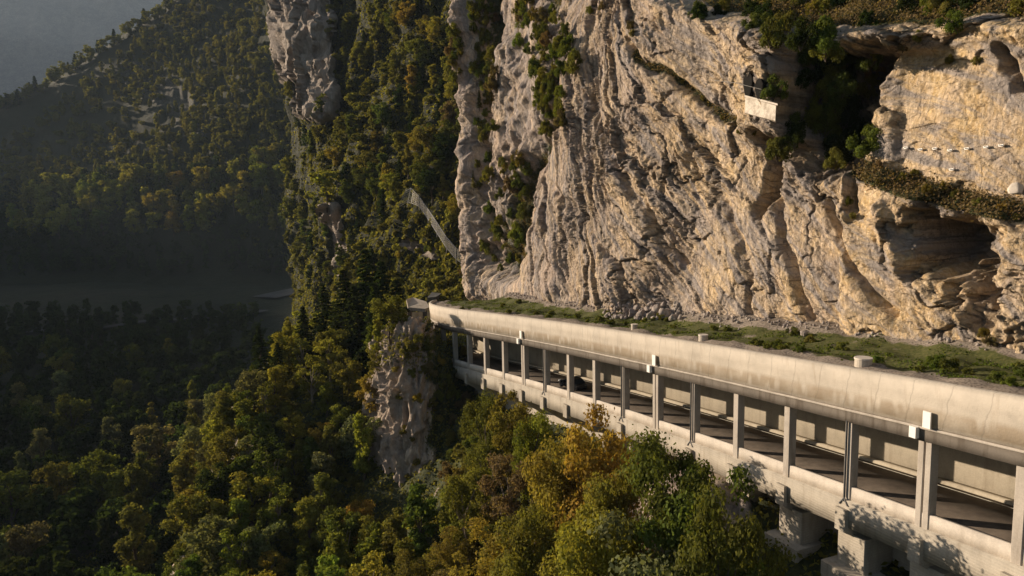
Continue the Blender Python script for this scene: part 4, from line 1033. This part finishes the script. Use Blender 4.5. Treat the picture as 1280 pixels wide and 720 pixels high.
def scat(poly, bv, n, mind, rs, tries=60, used=None, cond=None):
    xs = [a for a, _ in poly]; ys = [b for _, b in poly]; out = [] if used is None else used; res = []
    for _ in range(n * tries):
        if len(res) >= n: break
        u, v = rs.uniform(min(xs), max(xs)), rs.uniform(min(ys), max(ys))
        if not inpoly(u, v, poly): continue
        h = hit(u, v, bv)
        if h is None or (cond and not cond(h)): continue
        md = mind
        if any((h[0] - q[0]) ** 2 + (h[1] - q[1]) ** 2 + .5 * (h[2] - q[2]) ** 2 < md * md for q in out): continue
        out.append(h); res.append(h)
    return res
def pick(rs, d):
    k = list(d.keys()); w_ = np.array([d[q] for q in k], float); return k[rs.choice(len(k), p=w_ / w_.sum())]
def gN_of(p): return (np.asarray(p)[:2] - GA[:2]) @ GN[:2]
def gT_of(p): return (np.asarray(p)[:2] - GA[:2]) @ GT[:2]

# ---- named big trees in front of the gallery
rs = np.random.RandomState(11)
usedE = []
def ground_at(x, y):
    h = B_E.ray_cast(Vector((x, y, 50)), Vector((0, 0, -1))); return None if h[0] is None else np.array(h[0])
def big(u, vtop, d, kind, colr, wide, lod='hi', region='front'):
    top_ = P(u, vtop, d); g = ground_at(top_[0], top_[1]); h = (top_[2] - g[2]) / .96
    usedE.append(g); tree('broadleaf_tree' if kind != 'conifer' else 'conifer_tree', g, h, kind, colr, lod, region, rs, wide)
big(745, 512, 59, 'round', 'golden', .72); big(708, 545, 62, 'round', 'yellow-green', .60); big(770, 570, 55, 'round', 'olive', .62)
big(835, 548, 50, 'round', 'green', .62); big(872, 572, 47, 'round', 'green', .62); big(908, 626, 44, 'round', 'green', .48)
big(640, 480, 80, 'sparse', 'olive', .8); big(665, 520, 76, 'round', 'fresh green', .6); big(605, 500, 84, 'round', 'green', .6)
big(635, 570, 72, 'sparse', 'russet', .9); big(580, 590, 76, 'sparse', 'olive', .95); big(655, 640, 60, 'round', 'olive', .7)
big(735, 640, 50, 'round', 'yellow-green', .7); big(815, 660, 44, 'round', 'grey-green', .8); big(700, 600, 64, 'round', 'golden', .55)
for hh_ in ((330, 405, 150), (432, 318, 158), (468, 300, 165)):
    pass
# conifers by the far end of the gallery
for (u, vt, d, c_) in ((456, 302, 146, 'dark green'), (476, 318, 142, 'dark green'), (428, 330, 146, 'dark green'), (403, 348, 150, 'dark green'), (494, 342, 140, 'dark green'), (442, 350, 140, 'dark green'), (378, 378, 146, 'dark green'), (322, 402, 140, 'dark green'), (346, 424, 134, 'dark green'), (466, 345, 134, 'dark green')):
    top_ = P(u, vt, d); g = ground_at(top_[0], top_[1])
    if g is None: continue
    usedE.append(g); tree('conifer_tree', g, top_[2] - g[2], 'conifer', c_, 'mid', 'bend', rs, .9)
# ---- forest on the slope below
frontpoly = [(330, 385), (500, 385), (478, 470), (478, 640), (560, 640), (600, 470), (690, 510), (760, 560), (860, 620), (960, 700), (990, 900), (150, 900), (190, 740), (225, 640), (262, 520), (300, 440)]
def clear_of_tower(p, h=9.0):
    u, v = proj(np.array(p) + [0, 0, h]); return not (452 < u < 566 and v < 618 and np.linalg.norm(p) < 118)
cf = lambda p: clear_of_tower(p) and -47.5 < gN_of(p) < -8.5 and not (gN_of(p) > -13 and gT_of(p) < 24)
for p in scat(frontpoly, [B_E, B_N], 118, 3.4, rs, 60, usedE, cf):
    d = np.linalg.norm(p); u, v = proj(p)
    cw = dict(green=3, olive=3.6, golden=.8, russet=.7, orange=.2) if u > 470 else {'olive': 3, 'yellow-green': 3, 'green': 3, 'fresh green': 2, 'golden': .7, 'grey-green': 1.4, 'dark green': .4}
    if u > 470: cw['yellow-green'] = 1.0
    kind = pick(rs, dict(round=4, tall=2.6, sparse=2.0)); lod = 'hi' if d < 85 else 'mid'
    lim_ = 99
    near = gN_of(p) > -16
    tree('broadleaf_tree', p, rs.uniform(6.5, 11.0) * (.75 if near and u > 560 else 1), kind, pick(rs, cw), lod, 'front', rs, rs.uniform(.9, 1.25))
# shrubs between the spur top and the gallery
for p in scat([(492, 420), (560, 420), (600, 445), (650, 490), (700, 520), (640, 600), (560, 640), (556, 520)], [B_E, B_N], 34, 1.9, rs, 60, None, lambda p: gN_of(p) < -2.6):
    tree('shrub', p, rs.uniform(3.0, 4.6), 'bush', pick(rs, {'olive': 3, 'green': 2, 'russet': 1.6, 'golden': .8, 'orange': .3}), 'mid', 'tower', rs, .8)
# shrubs on the ledges of the rock tower
for p in scat([(482, 420), (560, 420), (560, 620), (500, 600)], [B_N], 18, 2.0, rs, 60):
    tree('shrub', p, rs.uniform(1.6, 2.8), 'bush', pick(rs, {'olive': 3, 'golden': 1, 'russet': 1}), 'mid', 'ledge', rs, .9)

# ---- valley trees at lower left
usedV = []
for p in scat([(-20, 455), (120, 440), (300, 445), (300, 520), (262, 600), (225, 700), (200, 860), (-20, 860)], [B_gr, B_E], 52, 6.5, rs, 60, usedV, lambda p: p[2] < -60):
    tree('broadleaf_tree', p, rs.uniform(13, 19), pick(rs, dict(round=4, tall=3, poplar=.8)), pick(rs, {'green': 3, 'dark green': 3, 'olive': 2, 'grey-green': 2}), 'mid', 'valley', rs, rs.uniform(.8, 1.1))
# ---- lit band of trees at the foot of the far hillside
usedC = []
for p in scat([(-10, 268), (60, 248), (150, 240), (240, 246), (300, 222), (380, 212), (400, 262), (380, 295), (200, 300), (-10, 300)], [B_far], 70, 11, rs, 60, usedC):
    tree('broadleaf_tree', p, rs.uniform(23, 34), pick(rs, dict(round=4, tall=3)), pick(rs, {'green': 1, 'yellow-green': 4, 'fresh green': 3, 'golden': .8}), 'mid', 'band', rs, rs.uniform(.9, 1.2))
# ---- trees on the far hill: ridge and upper slope
for j in range(44):
    u = -8 + j * 5.4 + rs.uniform(-3, 3); v = np.interp(u, colsC, ridgeY) + rs.uniform(4, 14)
    for dv in range(0, 50, 3):
        p = hit(u, v + dv, [B_far])
        if p is not None: break
    if p is not None:
        kk_ = rs.rand() < .22; tree('conifer_tree' if kk_ else 'broadleaf_tree', p, rs.uniform(15, 24), 'conifer' if kk_ else 'round', 'dark green' if kk_ else pick(rs, {'olive': 2, 'green': 2, 'yellow-green': 2}), 'lo', 'ridge', rs, 1.1)
for p in scat([(235, 100), (300, 40), (345, 60), (390, 170), (380, 210), (260, 195)], [B_far, B_mid], 34, 10, rs, 60, usedC):
    kk_ = rs.rand() < .2; sc_ = 15
    tree('conifer_tree' if kk_ else 'broadleaf_tree', p, rs.uniform(11, 19), 'conifer' if kk_ else pick(rs, dict(round=2, tall=2, poplar=2)), pick(rs, {'olive': 2, 'green': 2, 'golden': 1.5, 'yellow-green': 2}) if not kk_ else 'dark green', 'lo', 'upper', rs, .9)
# ---- middle slope
usedM = []
def okM(p):
    u, v = proj(p)
    return seg(np.array(u), np.array(v), [(388, -90), (392, 60), (402, 130)], 30) < .3 and seg(np.array(u), np.array(v), [(417, 262), (424, 335)], 12) < .3 and not (500 < u < 590 and 235 < v < 330 and abs((v - 243) - (u - 510) * 1.1) < 14)
for p in scat([(405, -10), (545, -10), (575, 130), (592, 230), (590, 300), (520, 245), (470, 300), (420, 330), (405, 250), (395, 160), (430, 150)], [B_mid], 120, 4.6, rs, 60, usedM, okM):
    kk_ = rs.rand() < .14
    tree('conifer_tree' if kk_ else 'broadleaf_tree', p, rs.uniform(7.5, 13), 'conifer' if kk_ else pick(rs, dict(round=4, tall=2)), 'dark green' if kk_ else pick(rs, {'green': 3, 'olive': 3, 'yellow-green': 1.6, 'dark green': 1.2, 'golden': .6, 'russet': .4}), 'mid', 'middle', rs, 1.15)
for p in scat([(400, 170), (385, 260), (320, 300), (330, 360), (440, 380), (480, 340), (420, 340)], [B_mid], 16, 8, rs, 60, usedM):
    tree('broadleaf_tree', p, rs.uniform(10, 15), 'tall', pick(rs, {'green': 3, 'dark green': 2, 'olive': 1}), 'mid', 'middle', rs, 1.1)
for p in scat([(352, 120), (412, 150), (412, 330), (350, 335), (300, 300), (330, 200)], [B_mid, B_far], 46, 6, rs, 60, usedM):
    tree('broadleaf_tree', p, rs.uniform(10, 16), pick(rs, dict(round=3, tall=2)), pick(rs, {'green': 3, 'olive': 2, 'yellow-green': 1.5, 'golden': .5}), 'lo', 'corner', rs, 1.1)
# ---- bushes on the spur with the net
for p in scat([(470, 300), (505, 262), (540, 290), (590, 335), (590, 362), (480, 372)], [B_mid], 34, 3.2, rs, 60, None):
    tree('shrub', p, rs.uniform(3, 5), 'bush', pick(rs, {'olive': 3, 'green': 2, 'russet': 1.2, 'yellow-green': 1.5}), 'lo', 'net', rs, .7)
# ---- bushes on the cliff
cl = [(695, 62, 5.0), (700, 82, 5.4), (690, 100, 5.6), (702, 118, 5.6), (688, 135, 4.6), (705, 146, 3.6), (662, 20, 5), (650, 45, 4.6), (680, 40, 4), (596, 10, 6), (605, 45, 5.5), (600, 80, 5), (612, 110, 4.6), (604, 150, 4.4), (612, 190, 4.2), (600, 225, 4),
      (648, 222, 4.2), (655, 240, 4), (640, 262, 3.6), (622, 270, 3.4), (634, 300, 3.8), (628, 330, 3.2), (570, 65, 4.4), (576, 85, 3.2), (645, 215, 3),
      (1040, 125, 7.5), (1058, 145, 8), (1030, 155, 6.5), (1070, 170, 6), (1045, 178, 6), (1015, 140, 5.0), (1082, 150, 6), (1060, 95, 7), (1035, 80, 6), (1085, 80, 6), (1010, 70, 4), (1090, 110, 5), (1075, 60, 6), (1100, 205, 1.6), (1130, 222, 1.6), (1160, 236, 1.7), (1195, 243, 1.6), (1225, 252, 1.5), (1145, 215, 1.4), (1180, 232, 1.4), (1255, 258, 1.4), (1273, 270, 1.1), (1100, 225, 1.2),
      (905, 145, 1.3), (925, 162, 1.2), (945, 165, 1.1), (880, 120, 1.2), (855, 100, 1.1), (1062, 250, 1.7), (1068, 268, 1.3), (790, 30, 2.2), (792, 40, 1.8), (1240, 425, 1.9), (1232, 415, 1.6), (1190, 72, 1.5), (1222, 75, 1.3), (1130, 58, 1.7), (1150, 45, 2.0), (1095, 70, 2.4), (740, 10, 2.5), (755, 5, 2.2)]
for (u, v, h_) in cl:
    p = hit(u, v + h_ * 889 / 100 * .25, [B_cliff])
    if p is None: continue
    warm = rs.rand()
    c_ = pick(rs, {'green': 3, 'olive': 2, 'fresh green': 1}) if u < 720 else (pick(rs, {'dark green': 3, 'green': 1}) if 1015 < u < 1080 and v < 200 else pick(rs, {'russet': 2, 'olive': 3, 'golden': .6}))
    p = p + np.array([-.2, -.1, -.2])
    tree('shrub', p, h_, 'bush', c_, 'hi' if p[1] < 80 else 'mid', 'cliff', rs, .62)
for poly, n_ in (([(588, -10), (628, -10), (624, 150), (614, 245), (596, 235), (598, 120)], 34), ([(640, -10), (692, -10), (724, 60), (718, 150), (682, 165), (660, 60)], 34), ([(628, 200), (668, 200), (655, 335), (612, 335), (610, 290)], 22), ([(556, 40), (580, 40), (582, 110), (562, 100)], 7)):
    for p in scat(poly, [B_cliff], n_, 1.6, rs, 40):
        q_ = np.array(p); q_[:2] += np.array([-.924, -.381]) * .9
        kk_ = rs.rand() < .12
        tree('conifer_tree' if kk_ else 'shrub', q_ - [0, 0, .8], rs.uniform(3.4, 6.5), 'conifer' if kk_ else 'bush', pick(rs, {'green': 3, 'olive': 2.5, 'fresh green': 1.2, 'russet': .6}), 'mid', 'cliff', rs, .6)
for p in scat([(1005, 45), (1100, 50), (1095, 200), (1010, 205)], [B_cliff], 26, 1.5, rs, 40):
    q_ = np.array(p); q_[:2] += np.array([-.924, -.381]) * rs.choice([.8, 2.6, 4.2])
    tree('shrub', q_ - [0, 0, .8], rs.uniform(2.8, 5.2), 'bush', pick(rs, {'dark green': 2, 'green': 2, 'olive': 1}), 'mid', 'cave', rs, .7)
for k in range(46):
    u = 872 + rs.uniform(0, 430); v = np.interp(u, [880, 1000, 1120, 1300], [14, 34, 26, 18]) - rs.uniform(-12, 52)
    p = hit(u, v, [B_cliff])
    if p is not None: tree('shrub', p - np.array([0, 0, .3]), rs.uniform(2.6, 4.6), 'bush', pick(rs, {'dark green': 3, 'green': 3, 'olive': 2, 'yellow-green': .7}), 'mid', 'brow', rs, .75)
# ---- bushes on the gallery roof
for (u, v, h_, c_) in ((992, 418, .9, 'green'), (1000, 440, .8, 'green'), (945, 432, .8, 'green'), (958, 436, .6, 'fresh green'), (1150, 465, .6, 'green'), (636, 392, .9, 'dark green'), (578, 388, .8, 'russet'), (690, 394, .9, 'olive'), (750, 402, .9, 'green'), (722, 398, .9, 'dark green'), (782, 407, .6, 'dark green'), (600, 372, 1.2, 'green'), (1263, 482, .7, 'fresh green'), (1210, 468, .6, 'green'), (975, 437, .5, 'green')):
    p = hit(u, v, [B_R])
    if p is not None: tree('shrub', p, h_ * 1.6, 'bush', c_, 'mid', 'roof', rs, .95)

for k in range(46):
    t = rs.uniform(-2.5, 17); p, T, N = G(t); i_ = int(np.clip((t + 3.6) / .08, 0, len(wd) - 1)); p = p + N * rs.uniform(2.2, max(2.6, wd[i_] - 6.5)); h_ = B_R.ray_cast(Vector((p[0], p[1], p[2] + 30)), Vector((0, 0, -1)))
    if h_[0] is not None: tree('shrub', np.array(h_[0]) - [0, 0, .1], rs.uniform(.7, 1.9), 'bush', pick(rs, {'green': 3, 'olive': 3, 'fresh green': 1, 'russet': .8}), 'mid', 'roof', rs, .9)

# ---- masses nobody could count
def mass(name, label, pts, kindlod, colr, hrange, rs, cat='forest', wide=1.0):
    VV, FF, A1, A2, n0 = [], [], [], [], 0
    for p in pts:
        kind, lod = kindlod[rs.randint(len(kindlod))]; _, _, V, F, a1, a2 = variant(kind, lod, rs.randint(3))
        h = rs.uniform(*hrange) / 10; a = rs.uniform(0, 6.28); c_, s_ = math.cos(a), math.sin(a); R_ = np.array([[c_, s_, 0], [-s_, c_, 0], [0, 0, 1]])
        VV.append((V * [h * wide, h * wide, h]) @ R_ + p); FF.append(F + n0); n0 += len(V); sh = rs.uniform(-.3, .3); A1.append(np.clip(a1 + sh, 0, 1)); A2.append(np.clip(a2 + rs.uniform(-.3, .3), 0, 1))
    o = mk(name, np.concatenate(VV), np.concatenate(FF), M['leaf'], None, False, {'rnd': np.concatenate(A1), 'rnd2': np.concatenate(A2)}); o.color = (*COLS[colr], 1)
    tag(o, label, cat, kind='stuff'); return o
bk_ = scat([(-30, 250), (400, 200), (410, 345), (-30, 352)], [B_far, B_gr], 210, 11, rs, 25, usedC)
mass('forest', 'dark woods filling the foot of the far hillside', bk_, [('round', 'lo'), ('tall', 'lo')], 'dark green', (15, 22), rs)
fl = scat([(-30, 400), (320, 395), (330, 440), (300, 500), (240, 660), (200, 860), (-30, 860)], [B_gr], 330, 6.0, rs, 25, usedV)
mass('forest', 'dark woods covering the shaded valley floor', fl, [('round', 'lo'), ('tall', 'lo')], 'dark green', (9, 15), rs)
fr_ = scat([(-10, 200), (240, 0), (420, -10), (420, 240), (0, 260)], [B_far], 1000, 6.0, rs, 20, None, lambda p: seg(*[np.array(float(q)) for q in proj(p)], [(60, 190), (150, 150), (215, 130)], 42) < .35 or rs.rand() < .25)
mass('woodland', 'thin woods and scrub over the hazy hillside', fr_, [('bush', 'lo'), ('round', 'lo'), ('tall', 'lo')], 'olive', (10, 17), rs)
ml = scat([(395, -20), (560, -20), (600, 360), (320, 380), (400, 160)], [B_mid], 330, 3.6, rs, 20, None, okM)
mass('undergrowth', 'scrub and saplings between the trees of the middle slope', ml, [('bush', 'lo')], 'olive', (3.5, 6.5), rs, 'undergrowth')
fu = scat(frontpoly, [B_E], 460, 2.2, rs, 20, None, lambda p: clear_of_tower(p, 4) and -52 < gN_of(p) < -5.0 and not (gN_of(p) > -9 and gT_of(p) < 18))
mass('undergrowth', 'brush and saplings between the trees of the near slope', fu, [('bush', 'lo'), ('bush', 'mid')], 'olive', (2.2, 4.4), rs, 'undergrowth')
# low scrub on rock: leaf tufts wherever the veg attribute is high
def tufts(name, label, V, veg_, n, size, colr, rs, up=.6, thr=.45):
    v_ = veg_.ravel(); idx = np.where(v_ > thr)[0]; u_, w_ = proj(V.reshape(-1, 3)[idx]); idx = idx[(u_ > -60) & (u_ < 1340) & (w_ > -60) & (w_ < 780)]
    idx = rs.choice(idx, n); Pq = V.reshape(-1, 3)[idx] + rs.normal(0, .25, (n, 3))
    Nq = rs.normal(0, .6, (n, 3)) + np.array([-.5, -.2, up]); Vq, Fq = leaf_quads(Pq + np.array([-.1, -.05, .1]), Nq, size, rs)
    cl_ = np.clip(.5 + .6 * fbm(Pq[:, 0] / 2.5, Pq[:, 1] / 2.5, Pq[:, 2] / 2.5, 3, 7), 0, 1)
    o = mk(name, Vq, Fq, M['leaf'], None, False, {'rnd': np.repeat(np.clip(cl_ * .6 + .4 * rs.rand(n), 0, 1), 4), 'rnd2': np.repeat(rs.rand(n), 4)}); o.color = (*COLS[colr], 1); tag(o, label, 'scrub', kind='stuff')
tufts('ground_scrub', 'dry brush growing on the ledges and brow of the cliff', CV, veg, 110000, .11, 'russet', rs, .6, .5)
tufts('ground_scrub', 'low plants covering the slope below the gallery', VE, 1.1 - rkE, 90000, .28, 'olive', rs, .9, .5)
tufts('ground_scrub', 'low plants covering the middle slope', VB, 1.1 - 1.3 * rkB, 60000, .7, 'olive', rs, .6, .5)
tufts('ground_scrub', 'plants clinging to the rock tower', VN, vN, 9000, .25, 'olive', rs, .6, .4)
# grass on the roof
n = 60000; ii = rs.randint(0, len(ts), n); jj = rs.randint(0, 60, n); dn_ = dN[ii, jj]; base_ = VR[ii, jj] + rs.normal(0, .12, (n, 3)) * [1, 1, 0]
pr_ = smooth(1.9, 3.0, dn_) * (1 - smooth(wd[ii] - 7.0, wd[ii] - 5.4, dn_)); gm = fbm(base_[:, 0] / 2.0, base_[:, 1] / 2.0, 0, 3, 121)
kp = (rs.rand(n) < pr_ * smooth(-.1, .4, gm)); base_ = base_[kp]; n = len(base_)
Vq, Fq = leaf_quads(base_ + [0, 0, .05], rs.normal(0, 1, (n, 3)) * [1, 1, .5] + [0, 0, .35], .10, rs)
o = mk('grass', Vq, Fq, M['leaf'], None, False, {'rnd': np.repeat(rs.rand(n), 4), 'rnd2': np.repeat(rs.rand(n), 4)}); o.color = (.085, .110, .022, 1); tag(o, 'rough grass growing on the gallery roof', 'grass', kind='stuff')

# only the 290 largest-looking trees and shrubs of a kind stay individuals, the small rest become masses
for nm_ in ('broadleaf_tree', 'shrub'):
    L_ = sorted([t for t in ALLT if t['name'] == nm_], key=lambda t: -t['big'])[290:]
    for rg_ in sorted(set(t['region'] for t in L_)):
        G_ = [t for t in L_ if t['region'] == rg_]; VV, FF, A1, A2, n0 = [], [], [], [], 0
        for t in G_:
            e_ = t['e']; _, _, V, F, a1, a2 = variant(t['kind'], 'lo', rs.randint(3)); a = e_.rotation_euler[2]; c_, s_ = math.cos(a), math.sin(a)
            VV.append((V * np.array(e_.scale)) @ np.array([[c_, s_, 0], [-s_, c_, 0], [0, 0, 1]]) + t['p']); FF.append(F + n0); n0 += len(V); A1.append(a1); A2.append(np.clip(a2 + rs.uniform(-.3, .3), 0, 1))
            for o_ in t['ch']: bpy.data.objects.remove(o_)
            bpy.data.objects.remove(e_); ALLT.remove(t)
        o = mk('undergrowth' if nm_ == 'shrub' else 'woodland', np.concatenate(VV), np.concatenate(FF), M['leaf'], None, False, {'rnd': np.concatenate(A1), 'rnd2': np.concatenate(A2)})
        o.color = (*np.mean([t['c'] for t in G_], axis=0), 1)
        tag(o, {'shrub': 'small shrubs scattered ', 'broadleaf_tree': 'small trees filling gaps '}[nm_] + {'front': 'below the gallery', 'valley': 'in the valley woods', 'band': 'in the far sunlit band', 'ridge': 'along the hazy ridge', 'upper': 'on the far hillside', 'middle': 'on the middle slope',
            'corner': 'at the foot of the far buttress', 'net': 'around the rockfall net', 'cliff': 'on the big cliff', 'brow': 'along the cliff brow', 'roof': 'on the gallery roof', 'tower': 'beside the rock tower', 'ledge': 'on the rock tower', 'cave': 'in the dark recess', 'bend': 'by the bend'}[rg_], 'woodland', kind='stuff')

# ------------------------------------------------------------------ labels of the trees
ORD = ['first', 'second', 'third', 'fourth', 'fifth', 'sixth', 'seventh', 'eighth', 'ninth', 'tenth', 'eleventh', 'twelfth', 'thirteenth', 'fourteenth', 'fifteenth', 'sixteenth', 'seventeenth', 'eighteenth', 'nineteenth', 'twentieth']
def ordw(i):
    return ORD[i] if i < 20 else '%d%s' % (i + 1, 'th' if 11 <= (i + 1) % 100 <= 13 else {1: 'st', 2: 'nd', 3: 'rd'}.get((i + 1) % 10, 'th'))
PLACE = {'front': ('below the gallery', 'trees on the slope below the gallery', 70), 'bend': ('beside the far bend of the road', 'conifers by the far bend', 999), 'tower': ('beside the rock tower', 'shrubs between rock tower and gallery', 60),
         'ledge': ('on the pale rock tower', 'shrubs on the rock tower', 90), 'valley': ('in the valley woods', 'trees in the dark valley', 90), 'band': ('in the far sunlit band', 'sunlit trees under the hazy hill', 60),
         'ridge': ('along the hazy ridge line', 'trees on the hazy ridge', 999), 'upper': ('on the far hillside', 'trees on the far hillside', 70), 'middle': ('on the middle slope', 'trees on the middle slope', 55), 'corner': ('at the foot of the far buttress', 'trees at the foot of the far buttress', 60), 'net': ('around the rockfall net', 'shrubs around the rockfall net', 60),
         'cliff': ('rooted on the big cliff', 'shrubs rooted on the cliff', 75), 'cave': ('in the dark recess', 'shrubs in the dark recess', 70), 'brow': ('along the brow above the cliff', 'shrubs along the cliff brow', 999), 'roof': ('on the gallery roof', 'shrubs on the gallery roof', 999)}
ROWN = ['top', 'second', 'third', 'fourth', 'fifth', 'sixth', 'seventh', 'eighth', 'ninth', 'tenth']
for rg, (place, grp, step_) in PLACE.items():
    T_ = [t for t in ALLT if t['region'] == rg]
    if not T_: continue
    v0 = min(t['v'] for t in T_)
    buckets = {}
    for t in T_:
        r_ = 0 if step_ == 999 else int((t['v'] - v0) // step_)
        t['row'] = min(r_, 9); buckets.setdefault((t['row'], t['col'], t['kind'] == 'conifer'), []).append(t)
    for (r_, c_, k_), L in buckets.items():
        L.sort(key=lambda t: t['u'])
        for i, t in enumerate(L):
            noun = 'conifer' if k_ else ('shrub' if t['name'] == 'shrub' else 'tree')
            o_ = '' if len(L) == 1 else ', %s from the left' % ordw(i)
            rw = '' if step_ == 999 else ', %s row' % ROWN[r_]
            lab = '%s %s %s%s%s' % (c_, noun, place, rw, o_)
            tag(t['e'], lab, 'shrub' if noun == 'shrub' else 'tree', grp)

# ------------------------------------------------------------------ haze
def haze(lo, hi):
    m, n, l = newmat('haze_air'); out = n.new('ShaderNodeOutputMaterial'); v = n.new('ShaderNodeVolumePrincipled')
    v.inputs['Color'].default_value = (.62, .79, 1.0, 1); v.inputs['Density'].default_value = HAZE_DENSITY; v.inputs['Anisotropy'].default_value = 0.0
    l.new(v.outputs[0], out.inputs['Volume'])
    x0, y0, z0 = lo; x1, y1, z1 = hi
    V = [(x, y, z) for z in (z0, z1) for x, y in ((x0, y0), (x1, y0), (x1, y1), (x0, y1))]
    o = mk('haze', V, [(3, 2, 1, 0), (4, 5, 6, 7), (0, 1, 5, 4), (1, 2, 6, 5), (2, 3, 7, 6), (3, 0, 4, 7)], m); tag(o, 'thin evening haze filling the valley air', 'haze', kind='stuff')
haze((-5200, -1800, -120), (2200, 7000, 1900))
